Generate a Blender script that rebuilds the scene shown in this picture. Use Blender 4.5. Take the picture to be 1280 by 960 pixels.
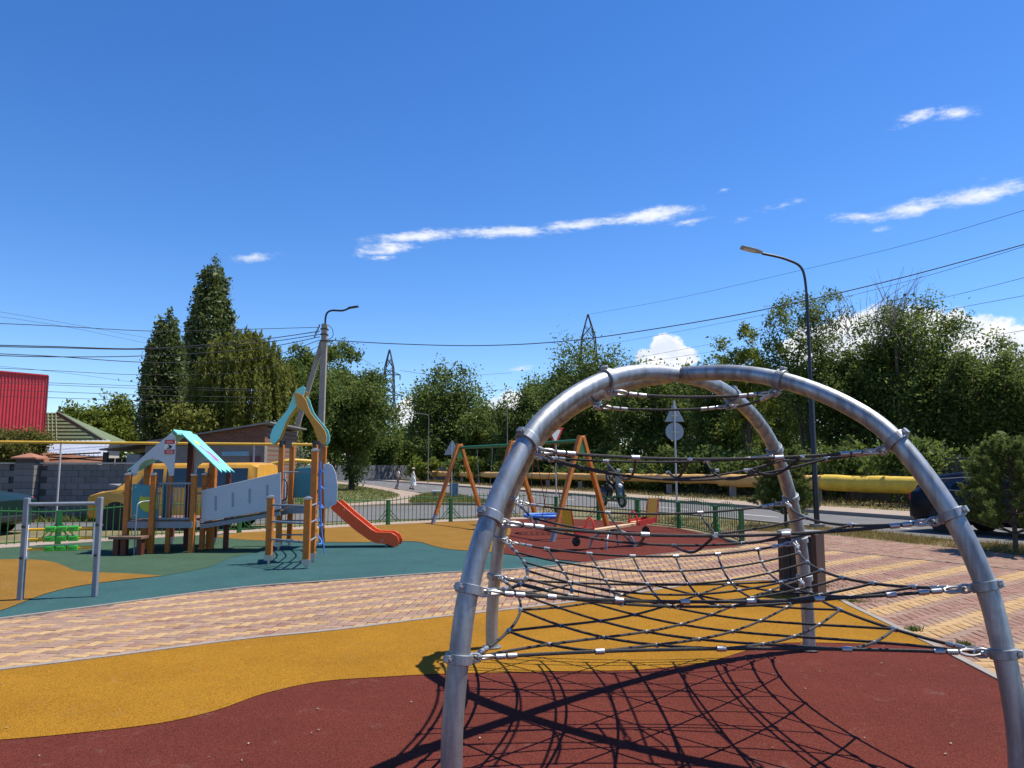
import bpy, bmesh, math, random
import numpy as np
from mathutils import Vector, Matrix
R = math.radians
scene = bpy.context.scene
for o in list(bpy.data.objects): bpy.data.objects.remove(o)
col = scene.collection
random.seed(7); rng = np.random.default_rng(7)

# ------------------------------------------------------------------ camera
F = 940.0; PITCH = math.atan(107 / 940); EYE = 1.6          # photo pixels (1280 wide)
cam_d = bpy.data.cameras.new('camera'); cam = bpy.data.objects.new('camera', cam_d); col.objects.link(cam)
cam.location = (0, 0, EYE); cam.rotation_euler = (math.pi / 2 + PITCH, 0, 0)
cam_d.sensor_width = 36; cam_d.lens = F / 1280 * 36; cam_d.clip_start = .05; cam_d.clip_end = 6000
scene.camera = cam
# ------------------------------------------------------------------ sun, sky, exposure
SUN_EL = R(62.5); SUN_AZ = math.atan2(.96, .27)             # azimuth from +Y towards +X
sd = bpy.data.lights.new('sun', 'SUN'); sun = bpy.data.objects.new('sun', sd); col.objects.link(sun)
sd.energy = 5.0; sd.angle = R(.53); sd.color = (1.0, .93, .80)
sdir = Vector((math.sin(SUN_AZ) * math.cos(SUN_EL), math.cos(SUN_AZ) * math.cos(SUN_EL), math.sin(SUN_EL)))
sun.rotation_euler = sdir.to_track_quat('Z', 'Y').to_euler(); sun.location = sdir * 60
scene.view_settings.view_transform = 'Standard'; scene.view_settings.look = 'None'
scene.view_settings.gamma = 1; scene.view_settings.use_curve_mapping = False
scene.view_settings.exposure = 0.5

def ray(x, y):
    u = (x - 640) / F; v = (480 - y) / F; c, s = math.cos(PITCH), math.sin(PITCH)
    return Vector((u, c - v * s, s + v * c))
def G(x, y, z=0.0):
    d = ray(x, y); t = (z - EYE) / d.z; return Vector((d.x * t, d.y * t, z))
def AT(x, y, Y):
    d = ray(x, y); t = Y / d.y; return Vector((d.x * t, Y, EYE + d.z * t))

def build_world():
    w = bpy.data.worlds.new('World'); scene.world = w; w.use_nodes = True; w.cycles.sampling_method = 'MANUAL'; w.cycles.sample_map_resolution = 256
    nt = w.node_tree; nt.nodes.clear(); N = nt.nodes.new; L = nt.links.new
    out = N('ShaderNodeOutputWorld'); mix = N('ShaderNodeMixShader'); b1 = N('ShaderNodeBackground'); b2 = N('ShaderNodeBackground')
    sky = N('ShaderNodeTexSky'); sky.sky_type = 'NISHITA'; sky.sun_disc = False
    sky.sun_elevation = SUN_EL; sky.sun_rotation = SUN_AZ; sky.altitude = 800; sky.air_density = 1.0; sky.dust_density = .15; sky.ozone_density = 4.0
    hsv = N('ShaderNodeHueSaturation'); hsv.inputs['Saturation'].default_value = 1.27; hsv.inputs['Hue'].default_value = .509
    L(sky.outputs[0], hsv.inputs['Color']); L(hsv.outputs[0], b1.inputs[0]); b1.inputs[1].default_value = .130
    b2.inputs[0].default_value = (1, 1, 1, 1); b2.inputs[1].default_value = .80
    tc = N('ShaderNodeTexCoord'); sep = N('ShaderNodeSeparateXYZ'); L(tc.outputs['Generated'], sep.inputs[0])
    def math_(op, a, b=None):
        m = N('ShaderNodeMath'); m.operation = op
        for i, x in enumerate((a, b)):
            if x is None: continue
            if isinstance(x, (int, float)): m.inputs[i].default_value = x
            else: L(x, m.inputs[i])
        return m.outputs[0]
    az = math_('ARCTAN2', sep.outputs[0], sep.outputs[1]); el = math_('ARCSINE', sep.outputs[2])
    cv = N('ShaderNodeCombineXYZ'); L(az, cv.inputs[0]); L(el, cv.inputs[1])
    def noise(scale, detail, rough, sx=1, sy=1, loc=0):
        mp = N('ShaderNodeMapping'); mp.inputs['Scale'].default_value = (sx, sy, 1); mp.inputs['Location'].default_value = (loc, loc * .7, 0)
        L(cv.outputs[0], mp.inputs[0]); t = N('ShaderNodeTexNoise'); t.inputs['Scale'].default_value = scale
        t.inputs['Detail'].default_value = detail; t.inputs['Roughness'].default_value = rough; L(mp.outputs[0], t.inputs[0]); return t.outputs[0]
    def azel(px, py):
        d = ray(px, py).normalized(); return math.atan2(d.x, d.y), math.asin(d.z)
    def blob(a, e, ra, re, rot=0):
        mp = N('ShaderNodeMapping'); mp.vector_type = 'TEXTURE'
        mp.inputs['Location'].default_value = (a, e, 0); mp.inputs['Rotation'].default_value = (0, 0, rot); mp.inputs['Scale'].default_value = (ra, re, 1)
        L(cv.outputs[0], mp.inputs[0]); g = N('ShaderNodeTexGradient'); g.gradient_type = 'SPHERICAL'; L(mp.outputs[0], g.inputs[0]); return g.outputs[1]
    def streak(x0, y0, x1, y1, w, k=1.0):
        a0, e0 = azel(x0, y0); a1, e1 = azel(x1, y1)
        b = blob((a0 + a1) / 2, (e0 + e1) / 2, math.hypot(a1 - a0, e1 - e0) * .62, w, math.atan2(e1 - e0, a1 - a0))
        return math_('MULTIPLY', b, k)
    def maxall(xs):
        r = xs[0]
        for x in xs[1:]: r = math_('MAXIMUM', r, x)
        return r
    wisp = [streak(440, 301, 600, 288, 0.0128, 1.12), streak(540, 291, 720, 286, 0.0120, 1.21), streak(650, 290, 790, 272, 0.0120, 1.16), streak(750, 276, 885, 260, 0.0160, 1.21), streak(430, 318, 530, 304, 0.0160, 0.97), streak(450, 324, 500, 320, 0.0072, 0.87),
            streak(825, 283, 895, 271, 0.0080, 0.82), streak(280, 326, 352, 318, 0.0112, 0.87), streak(1105, 157, 1180, 138, 0.0144, 1.02), streak(1150, 145, 1240, 136, 0.0160, 0.78), streak(1025, 274, 1140, 268, 0.0112, 1.02), streak(1080, 272, 1200, 250, 0.0144, 1.16),
            streak(1150, 258, 1300, 228, 0.0160, 1.21), streak(940, 266, 1015, 249, 0.0088, 0.78), streak(905, 277, 945, 271, 0.0056, 0.73), streak(1205, 228, 1245, 222, 0.0072, 0.53), streak(1085, 289, 1125, 284, 0.0064, 0.63), streak(890, 240, 918, 236, 0.0056, 0.48), streak(630, 463, 672, 457, 0.0072, 0.78)]
    for (a, e, ra, re, ro) in ((-1.1, .35, .25, .02, .05), (-1.6, .5, .3, .03, -.1), (1.0, .42, .3, .025, .2), (1.5, .3, .35, .03, .1), (2.3, .45, .3, .03, 0), (-2.4, .4, .35, .03, .1), (3.0, .3, .3, .03, 0), (.9, .75, .2, .02, .3), (-.7, .9, .2, .02, .1)):
        wisp.append(blob(a, e, ra, re, ro))
    m1 = maxall(wisp)
    n1 = noise(26, 9, .66, 1, 3.2, 3.1); n1b = noise(120, 5, .6, 1, 2.0, 1.7)
    s1 = math_('ADD', m1, math_('MULTIPLY', math_('SUBTRACT', n1, .5), 1.75)); s1 = math_('ADD', s1, math_('MULTIPLY', math_('SUBTRACT', n1b, .5), .5))
    mr = N('ShaderNodeMapRange'); mr.interpolation_type = 'SMOOTHERSTEP'; L(s1, mr.inputs[0]); mr.inputs[1].default_value = .20; mr.inputs[2].default_value = 1.22; mr.inputs[4].default_value = .88
    gate = N('ShaderNodeMapRange'); L(m1, gate.inputs[0]); gate.inputs[1].default_value = .02; gate.inputs[2].default_value = .22
    c1 = math_('MULTIPLY', mr.outputs[0], gate.outputs[0])
    puffs = []
    for (x, y, w, h) in ((832, 434, 24, 20), (846, 447, 29, 19), (816, 449, 22, 17), (660, 508, 40, 30), (622, 520, 36, 30), (515, 516, 30, 24), (1100, 428, 56, 46), (1150, 418, 50, 36), (1196, 420, 48, 32), (1235, 430, 52, 30), (1275, 448, 70, 38), (1060, 432, 56, 40), (1180, 445, 110, 46), (1020, 440, 44, 34), (1330, 445, 80, 45)):
        a, e = azel(x, y); puffs.append(blob(a, e, w / F * 1.25, h / F * 1.25))
    for (a, e) in ((-.9, .12), (-1.5, .15), (1.0, .14), (1.6, .12), (2.4, .15), (-2.5, .14), (3.0, .12)): puffs.append(blob(a, e, .16, .08))
    m2 = maxall(puffs); n2 = noise(34, 9, .58, 1, 1.1, 5.5)
    s2 = math_('ADD', m2, math_('MULTIPLY', math_('SUBTRACT', n2, .5), 1.1))
    mr2 = N('ShaderNodeMapRange'); mr2.interpolation_type = 'SMOOTHSTEP'; L(s2, mr2.inputs[0]); mr2.inputs[1].default_value = .24; mr2.inputs[2].default_value = .42
    gate2 = N('ShaderNodeMapRange'); L(m2, gate2.inputs[0]); gate2.inputs[1].default_value = .0; gate2.inputs[2].default_value = .12
    c2 = math_('MULTIPLY', mr2.outputs[0], gate2.outputs[0])
    # cloud tone: shading painted in as blue-grey noise patches
    cr = N('ShaderNodeValToRGB'); cr.color_ramp.elements[0].color = (.70, .77, .88, 1); cr.color_ramp.elements[1].color = (1, 1, 1, 1)
    cr.color_ramp.elements[0].position = .38; cr.color_ramp.elements[1].position = .62; L(noise(22, 6, .6, 1, 1.6, 9.1), cr.inputs[0]); L(cr.outputs[0], b2.inputs[0])
    L(math_('MAXIMUM', c1, c2), mix.inputs[0]); L(b1.outputs[0], mix.inputs[1]); L(b2.outputs[0], mix.inputs[2]); L(mix.outputs[0], out.inputs[0])
build_world()

# ------------------------------------------------------------------ materials
MATS = {}
def mat(name, c, rough=.6, metal=0.0, var=.12, scale=6.0, bump=0.0, bscale=60.0, spec=.5, rnd=0.0, coat=0.0, dirt=0.0):
    if name in MATS: return MATS[name]
    m = bpy.data.materials.new(name); m.use_nodes = True; nt = m.node_tree; N = nt.nodes.new; L = nt.links.new
    p = nt.nodes['Principled BSDF']; p.inputs['Roughness'].default_value = rough; p.inputs['Metallic'].default_value = metal
    p.inputs['Specular IOR Level'].default_value = spec; p.inputs['Coat Weight'].default_value = coat
    tc = N('ShaderNodeTexCoord'); n = N('ShaderNodeTexNoise'); n.inputs['Scale'].default_value = scale; n.inputs['Detail'].default_value = 6; n.inputs['Roughness'].default_value = .62
    L(tc.outputs['Object'], n.inputs[0])
    mr = N('ShaderNodeMapRange'); L(n.outputs[0], mr.inputs[0]); mr.inputs[1].default_value = .25; mr.inputs[2].default_value = .75
    mr.inputs[3].default_value = 1 - var; mr.inputs[4].default_value = 1 + var
    val = mr.outputs[0]
    if rnd:
        oi = N('ShaderNodeObjectInfo'); m2 = N('ShaderNodeMapRange'); L(oi.outputs['Random'], m2.inputs[0]); m2.inputs[3].default_value = 1 - rnd; m2.inputs[4].default_value = 1 + rnd
        mu = N('ShaderNodeMath'); mu.operation = 'MULTIPLY'; L(val, mu.inputs[0]); L(m2.outputs[0], mu.inputs[1]); val = mu.outputs[0]
    vm = N('ShaderNodeVectorMath'); vm.operation = 'SCALE'; vm.inputs[0].default_value = c; L(val, vm.inputs['Scale'])
    src = vm.outputs[0]
    if dirt:
        n3 = N('ShaderNodeTexNoise'); n3.inputs['Scale'].default_value = 2.3; n3.inputs['Detail'].default_value = 8; n3.inputs['Roughness'].default_value = .7; L(tc.outputs['Object'], n3.inputs[0])
        m3 = N('ShaderNodeMapRange'); L(n3.outputs[0], m3.inputs[0]); m3.inputs[1].default_value = .5; m3.inputs[2].default_value = .72; m3.inputs[4].default_value = dirt
        mx = N('ShaderNodeMix'); mx.data_type = 'RGBA'; L(m3.outputs[0], mx.inputs[0]); L(src, mx.inputs[6]); mx.inputs[7].default_value = (.16, .13, .10, 1); src = mx.outputs[2]
    L(src, p.inputs['Base Color'])
    rr = N('ShaderNodeMapRange'); L(n.outputs[0], rr.inputs[0]); rr.inputs[3].default_value = max(.02, rough - .1); rr.inputs[4].default_value = min(1, rough + .1); L(rr.outputs[0], p.inputs['Roughness'])
    if bump:
        n2 = N('ShaderNodeTexNoise'); n2.inputs['Scale'].default_value = bscale; n2.inputs['Detail'].default_value = 4; L(tc.outputs['Object'], n2.inputs[0])
        b = N('ShaderNodeBump'); b.inputs['Strength'].default_value = bump; b.inputs['Distance'].default_value = .01; L(n2.outputs[0], b.inputs['Height']); L(b.outputs[0], p.inputs['Normal'])
    MATS[name] = m; return m

def rubber(name, c, c2=None):
    m = bpy.data.materials.new(name); m.use_nodes = True; nt = m.node_tree; N = nt.nodes.new; L = nt.links.new; p = nt.nodes['Principled BSDF']
    p.inputs['Roughness'].default_value = .9; p.inputs['Specular IOR Level'].default_value = .06
    tc = N('ShaderNodeTexCoord'); v = N('ShaderNodeTexVoronoi'); v.inputs['Scale'].default_value = 190; L(tc.outputs['Object'], v.inputs[0])
    wn = N('ShaderNodeSeparateColor'); L(v.outputs['Color'], wn.inputs[0])
    g = N('ShaderNodeMapRange'); L(wn.outputs[0], g.inputs[0]); g.inputs[3].default_value = .55; g.inputs[4].default_value = 1.42
    n = N('ShaderNodeTexNoise'); n.inputs['Scale'].default_value = 1.1; n.inputs['Detail'].default_value = 9; n.inputs['Roughness'].default_value = .68; L(tc.outputs['Object'], n.inputs[0])
    st = N('ShaderNodeMapRange'); L(n.outputs[0], st.inputs[0]); st.inputs[1].default_value = .3; st.inputs[2].default_value = .72; st.inputs[3].default_value = .86; st.inputs[4].default_value = 1.14
    mu = N('ShaderNodeMath'); mu.operation = 'MULTIPLY'; L(g.outputs[0], mu.inputs[0]); L(st.outputs[0], mu.inputs[1])
    vm = N('ShaderNodeVectorMath'); vm.operation = 'SCALE'; vm.inputs[0].default_value = c; L(mu.outputs[0], vm.inputs['Scale'])
    # dust scuffs and footprints
    n4 = N('ShaderNodeTexNoise'); n4.inputs['Scale'].default_value = 3.4; n4.inputs['Detail'].default_value = 10; n4.inputs['Roughness'].default_value = .75; n4.inputs['Distortion'].default_value = .8; L(tc.outputs['Object'], n4.inputs[0])
    m4 = N('ShaderNodeMapRange'); L(n4.outputs[0], m4.inputs[0]); m4.inputs[1].default_value = .58; m4.inputs[2].default_value = .78; m4.inputs[4].default_value = .5
    mx = N('ShaderNodeMix'); mx.data_type = 'RGBA'; L(m4.outputs[0], mx.inputs[0]); L(vm.outputs[0], mx.inputs[6]); mx.inputs[7].default_value = (c[0] * .55 + .14, c[1] * .55 + .12, c[2] * .55 + .10, 1)
    L(mx.outputs[2], p.inputs['Base Color'])
    b = N('ShaderNodeBump'); b.inputs['Strength'].default_value = .55; b.inputs['Distance'].default_value = .004; L(v.outputs['Distance'], b.inputs['Height']); L(b.outputs[0], p.inputs['Normal'])
    return m

def attr_mat(name, cols, rough=.7, translucent=0.0, bump=0.0, spec=.3):
    """colour by a per-face random attribute 'rnd' run through a ramp"""
    if name in MATS: return MATS[name]
    m = bpy.data.materials.new(name); m.use_nodes = True; nt = m.node_tree; N = nt.nodes.new; L = nt.links.new; p = nt.nodes['Principled BSDF']
    p.inputs['Roughness'].default_value = rough; p.inputs['Specular IOR Level'].default_value = spec
    a = N('ShaderNodeAttribute'); a.attribute_name = 'rnd'; cr = N('ShaderNodeValToRGB')
    while len(cr.color_ramp.elements) < len(cols): cr.color_ramp.elements.new(.5)
    for i, c in enumerate(cols):
        cr.color_ramp.elements[i].position = i / (len(cols) - 1); cr.color_ramp.elements[i].color = (*c, 1)
    L(a.outputs['Fac'], cr.inputs[0]); src = cr.outputs[0]
    if bump:
        tc = N('ShaderNodeTexCoord'); n = N('ShaderNodeTexNoise'); n.inputs['Scale'].default_value = 70; n.inputs['Detail'].default_value = 5; L(tc.outputs['Object'], n.inputs[0])
        b = N('ShaderNodeBump'); b.inputs['Strength'].default_value = bump; b.inputs['Distance'].default_value = .006; L(n.outputs[0], b.inputs['Height']); L(b.outputs[0], p.inputs['Normal'])
        mr = N('ShaderNodeMapRange'); L(n.outputs[0], mr.inputs[0]); mr.inputs[3].default_value = .72; mr.inputs[4].default_value = 1.28
        vm = N('ShaderNodeVectorMath'); vm.operation = 'SCALE'; L(src, vm.inputs[0]); L(mr.outputs[0], vm.inputs['Scale']); src = vm.outputs[0]
    L(src, p.inputs['Base Color'])
    if translucent:
        t = N('ShaderNodeBsdfTranslucent'); mx = N('ShaderNodeMixShader'); mx.inputs[0].default_value = translucent
        hs = N('ShaderNodeHueSaturation'); hs.inputs['Value'].default_value = 1.5; hs.inputs['Hue'].default_value = .48; L(src, hs.inputs['Color']); L(hs.outputs[0], t.inputs[0])
        L(p.outputs[0], mx.inputs[1]); L(t.outputs[0], mx.inputs[2]); L(mx.outputs[0], nt.nodes['Material Output'].inputs[0])
    MATS[name] = m; return m

def galvanised():
    m = bpy.data.materials.new('galvanised_steel'); m.use_nodes = True; nt = m.node_tree; N = nt.nodes.new; L = nt.links.new; p = nt.nodes['Principled BSDF']
    p.inputs['Metallic'].default_value = .85
    tc = N('ShaderNodeTexCoord'); v = N('ShaderNodeTexVoronoi'); v.inputs['Scale'].default_value = 38; L(tc.outputs['Object'], v.inputs[0]); sc = N('ShaderNodeSeparateColor'); L(v.outputs['Color'], sc.inputs[0])
    n = N('ShaderNodeTexNoise'); n.inputs['Scale'].default_value = 5; n.inputs['Detail'].default_value = 9; n.inputs['Roughness'].default_value = .7; L(tc.outputs['Object'], n.inputs[0])
    mp = N('ShaderNodeMapping'); mp.inputs['Scale'].default_value = (14, 14, 1.2); L(tc.outputs['Object'], mp.inputs[0]); n2 = N('ShaderNodeTexNoise'); n2.inputs['Scale'].default_value = 1.6; n2.inputs['Detail'].default_value = 8; L(mp.outputs[0], n2.inputs[0])
    a = N('ShaderNodeMapRange'); L(sc.outputs[0], a.inputs[0]); a.inputs[3].default_value = .38; a.inputs[4].default_value = .42
    b = N('ShaderNodeMapRange'); L(n.outputs[0], b.inputs[0]); b.inputs[1].default_value = .3; b.inputs[2].default_value = .7; b.inputs[3].default_value = .84; b.inputs[4].default_value = 1.12
    c = N('ShaderNodeMapRange'); L(n2.outputs[0], c.inputs[0]); c.inputs[1].default_value = .35; c.inputs[2].default_value = .62; c.inputs[3].default_value = .62; c.inputs[4].default_value = 1.05
    m1 = N('ShaderNodeMath'); m1.operation = 'MULTIPLY'; L(a.outputs[0], m1.inputs[0]); L(b.outputs[0], m1.inputs[1]); m2 = N('ShaderNodeMath'); m2.operation = 'MULTIPLY'; L(m1.outputs[0], m2.inputs[0]); L(c.outputs[0], m2.inputs[1])
    cc = N('ShaderNodeVectorMath'); cc.operation = 'SCALE'; cc.inputs[0].default_value = (.93, .99, 1.04); L(m2.outputs[0], cc.inputs['Scale']); L(cc.outputs[0], p.inputs['Base Color'])
    r = N('ShaderNodeMapRange'); L(n2.outputs[0], r.inputs[0]); r.inputs[1].default_value = .3; r.inputs[2].default_value = .7; r.inputs[3].default_value = .58; r.inputs[4].default_value = .44; L(r.outputs[0], p.inputs['Roughness'])
    bp = N('ShaderNodeBump'); bp.inputs['Strength'].default_value = .12; bp.inputs['Distance'].default_value = .003; L(n.outputs[0], bp.inputs['Height']); L(bp.outputs[0], p.inputs['Normal'])
    return m
def rope_mat():
    m = bpy.data.materials.new('braided_rope'); m.use_nodes = True; nt = m.node_tree; N = nt.nodes.new; L = nt.links.new; p = nt.nodes['Principled BSDF']
    p.inputs['Roughness'].default_value = .75; tc = N('ShaderNodeTexCoord'); v = N('ShaderNodeTexNoise'); v.inputs['Scale'].default_value = 160; L(tc.outputs['Object'], v.inputs[0])
    cr = N('ShaderNodeValToRGB'); cr.color_ramp.elements[0].position = .42; cr.color_ramp.elements[1].position = .66; cr.color_ramp.elements[0].color = (.008, .008, .009, 1); cr.color_ramp.elements[1].color = (.045, .043, .042, 1)
    L(v.outputs[0], cr.inputs[0]); L(cr.outputs[0], p.inputs['Base Color']); b = N('ShaderNodeBump'); b.inputs['Strength'].default_value = .6; b.inputs['Distance'].default_value = .004; L(v.outputs[0], b.inputs['Height']); L(b.outputs[0], p.inputs['Normal'])
    return m
GALV = galvanised(); ROPE = rope_mat()
ALU = mat('aluminium', (.42, .42, .42), .45, .9, .1, 30)
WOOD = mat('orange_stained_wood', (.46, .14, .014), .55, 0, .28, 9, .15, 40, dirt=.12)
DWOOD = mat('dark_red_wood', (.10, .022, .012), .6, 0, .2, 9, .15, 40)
STEEL = mat('grey_painted_steel', (.20, .23, .27), .5, .2, .12, 8, dirt=.2)
PANEL = mat('pale_grey_panel', (.49, .52, .56), .5, 0, .05, 4, dirt=.12)
TEAL = mat('teal_panel', (.035, .235, .29), .45, 0, .07, 5, dirt=.1)
MINT = mat('mint_panel', (.20, .66, .62), .45, 0, .06, 5, dirt=.06)
OCHREP = mat('orange_panel', (.58, .25, .025), .5, 0, .08, 5)
YEL = mat('yellow_paint', (.66, .37, .02), .45, 0, .1, 7, dirt=.15)
RED = mat('red_paint', (.50, .025, .02), .42, 0, .1, 7)
SLIDE = mat('orange_red_slide', (.88, .085, .012), .35, 0, .06, 4, dirt=.06)
GREEN = mat('green_fence_paint', (.014, .125, .026), .42, 0, .18, 10, dirt=.12)
LIME = mat('bright_green_plastic', (.045, .40, .03), .4, 0, .1, 10)
BLUE = mat('blue_rope', (.06, .20, .62), .6, 0, .1, 30)
BLACK = mat('black_rubber', (.012, .012, .013), .7, 0, .2, 20)
CONC = mat('grey_concrete', (.26, .255, .245), .85, 0, .2, 3, .3, 30, dirt=.35)
WHITE = mat('white_paint', (.72, .72, .70), .5, 0, .06, 5, dirt=.1)
DARKM = mat('dark_metal', (.035, .037, .04), .45, .4, .15, 10)
GLASS = mat('tinted_glass', (.012, .016, .022), .06, 0, .1, 2, spec=.8)
CABLE = mat('cable_sheath', (.02, .02, .024), .6, 0, .1, 5)
WOODP = mat('bark_trunk', (.09, .07, .05), .9, 0, .3, 6, .6, 18)

# ------------------------------------------------------------------ geometry helpers
class MB:
    def __init__(s): s.v = []; s.f = []
    def add(s, vs, fs):
        n = len(s.v); s.v += [tuple(x) for x in vs]; s.f += [tuple(i + n for i in q) for q in fs]; return s
    def box(s, c, sz, rz=0, M=None):
        x, y, z = (k / 2 for k in sz); vs = []
        for dz in (-z, z):
            for dx, dy in ((-x, -y), (x, -y), (x, y), (-x, y)):
                vs.append((dx, dy, dz))
        m = Matrix.Translation(c) @ (M.to_4x4() if M else Matrix.Rotation(rz, 4, 'Z'))
        return s.add([m @ Vector(v) for v in vs], [(3, 2, 1, 0), (4, 5, 6, 7), (0, 1, 5, 4), (1, 2, 6, 5), (2, 3, 7, 6), (3, 0, 4, 7)])
    def beam(s, a, b, w, d=None, up=(0, 0, 1)):
        a, b = Vector(a), Vector(b); d = d or w; t = (b - a).normalized(); up = Vector(up)
        if abs(t.dot(up)) > .98: up = Vector((0, 1, 0))
        x = t.cross(up).normalized(); y = x.cross(t); vs = []
        for p in (a, b):
            for i, j in ((-1, -1), (1, -1), (1, 1), (-1, 1)): vs.append(p + x * i * w / 2 + y * j * d / 2)
        return s.add(vs, [(0, 1, 2, 3), (7, 6, 5, 4), (4, 5, 1, 0), (5, 6, 2, 1), (6, 7, 3, 2), (7, 4, 0, 3)])
    def tube(s, pts, r, n=8, caps=True):
        pts = [Vector(p) for p in pts]; m = len(pts); rs = r if isinstance(r, (list, tuple)) else [r] * m
        ref = None; vs = []
        for i, p in enumerate(pts):
            t = (pts[min(i + 1, m - 1)] - pts[max(i - 1, 0)]).normalized()
            if ref is None: ref = Vector((0, 0, 1)) if abs(t.z) < .9 else Vector((0, 1, 0))
            x = ref - t * ref.dot(t)
            if x.length < 1e-5: x = t.orthogonal()
            x.normalize(); ref = x; y = t.cross(x)
            for k in range(n):
                a = 2 * math.pi * k / n; vs.append(p + (x * math.cos(a) + y * math.sin(a)) * rs[i])
        fs = [(i * n + k, i * n + (k + 1) % n, (i + 1) * n + (k + 1) % n, (i + 1) * n + k) for i in range(m - 1) for k in range(n)]
        if caps: fs += [tuple(range(n - 1, -1, -1)), tuple((m - 1) * n + k for k in range(n))]
        return s.add(vs, fs)
    def ring(s, c, ax, ra, rb, r, n=20, k=6, xdir=None):
        ax = Vector(ax).normalized(); x = Vector(xdir) if xdir else ax.orthogonal(); x = (x - ax * x.dot(ax)).normalized(); y = ax.cross(x); c = Vector(c)
        vs = []
        for i in range(n):
            a = 2 * math.pi * i / n; d = x * math.cos(a) * ra + y * math.sin(a) * rb; o = (x * math.cos(a) * rb + y * math.sin(a) * ra).normalized()
            for j in range(k):
                b = 2 * math.pi * j / k; vs.append(c + d + o * math.cos(b) * r + ax * math.sin(b) * r)
        return s.add(vs, [(i * k + j, i * k + (j + 1) % k, ((i + 1) % n) * k + (j + 1) % k, ((i + 1) % n) * k + j) for i in range(n) for j in range(k)])
    def band(s, c, ax, r0, r1, h, n=24):
        """ring with rectangular section"""
        ax = Vector(ax).normalized(); x = ax.orthogonal().normalized(); y = ax.cross(x); c = Vector(c); vs = []
        for i in range(n):
            a = 2 * math.pi * i / n; d = x * math.cos(a) + y * math.sin(a)
            for (r, z) in ((r0, -h / 2), (r1, -h / 2), (r1, h / 2), (r0, h / 2)): vs.append(c + d * r + ax * z)
        return s.add(vs, [(i * 4 + j, i * 4 + (j + 1) % 4, ((i + 1) % n) * 4 + (j + 1) % 4, ((i + 1) % n) * 4 + j) for i in range(n) for j in range(4)])
    def prism(s, poly, ext):
        poly = [Vector(p) for p in poly]; ext = Vector(ext); n = len(poly)
        return s.add(poly + [p + ext for p in poly], [tuple(range(n - 1, -1, -1)), tuple(range(n, 2 * n))] + [(i, (i + 1) % n, n + (i + 1) % n, n + i) for i in range(n)])
    def disc(s, c, ax, r, h, n=16, r2=None):
        c = Vector(c); ax = Vector(ax).normalized(); return s.tube([c - ax * h / 2, c + ax * h / 2], [r, r2 or r], n)
    def sphere(s, c, r, sc=(1, 1, 1), n=10, m=6):
        c = Vector(c); vs = []; fs = []
        for i in range(m + 1):
            a = math.pi * i / m
            for k in range(n):
                b = 2 * math.pi * k / n; vs.append(c + Vector((math.sin(a) * math.cos(b) * sc[0], math.sin(a) * math.sin(b) * sc[1], math.cos(a) * sc[2])) * r)
        for i in range(m):
            for k in range(n): fs.append((i * n + k, (i + 1) * n + k, (i + 1) * n + (k + 1) % n, i * n + (k + 1) % n))
        return s.add(vs, fs)
    def mesh(s, name, smooth=False):
        me = bpy.data.meshes.new(name); me.from_pydata(s.v, [], s.f); me.validate(); 
        bm = bmesh.new(); bm.from_mesh(me); bmesh.ops.recalc_face_normals(bm, faces=bm.faces); bm.to_mesh(me); bm.free()
        if smooth:
            me.polygons.foreach_set('use_smooth', [True] * len(me.polygons)); me.set_sharp_from_angle(angle=R(42))
        return me
    def build(s, name, m, parent=None, smooth=False, bevel=0.0, origin=True):
        if origin and s.v:
            a = np.array(s.v); c = (a.min(0) + a.max(0)) / 2; c[2] = a[:, 2].min(); s.v = [tuple(x) for x in (a - c)]
        else: c = (0, 0, 0)
        me = s.mesh(name, smooth); o = bpy.data.objects.new(name, me); col.objects.link(o); o.location = c
        if m: me.materials.append(m)
        if parent: setp(o, parent)
        if bevel:
            b = o.modifiers.new('bevel', 'BEVEL'); b.width = bevel; b.segments = 2; b.limit_method = 'ANGLE'; b.angle_limit = R(40)
        return o
WORLD = {}
def wmat(o):
    return (wmat(o.parent) @ o.matrix_parent_inverse if o.parent else Matrix.Identity(4)) @ Matrix.LocRotScale(o.location, o.rotation_euler, o.scale)
def setp(o, parent):
    o.parent = parent; o.matrix_parent_inverse = wmat(parent).inverted()
def tag(o, label, cat, group=None):
    o['label'] = label; o['category'] = cat
    if group: o['group'] = group
    return o
def thing(name, label, cat, loc=(0, 0, 0), group=None):
    o = bpy.data.objects.new(name, None); col.objects.link(o); o.location = loc; o.empty_display_size = .2; return tag(o, label, cat, group)
def piece(name, me, parent, loc, rot=(0, 0, 0), scl=(1, 1, 1)):
    o = bpy.data.objects.new(name, me); col.objects.link(o); o.location = loc; o.rotation_euler = rot; o.scale = scl
    if parent: setp(o, parent)
    return o
def copy_tree(root, delta, label=None):
    def cp(o, par):
        c = o.copy(); col.objects.link(c); c.parent = par
        for ch in o.children: cp(ch, c)
        return c
    r = cp(root, None); r.location = Vector(root.location) + Vector(delta)
    if label: r['label'] = label
    return r
def struct(o, kind='structure'): o['kind'] = kind; return o

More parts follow.
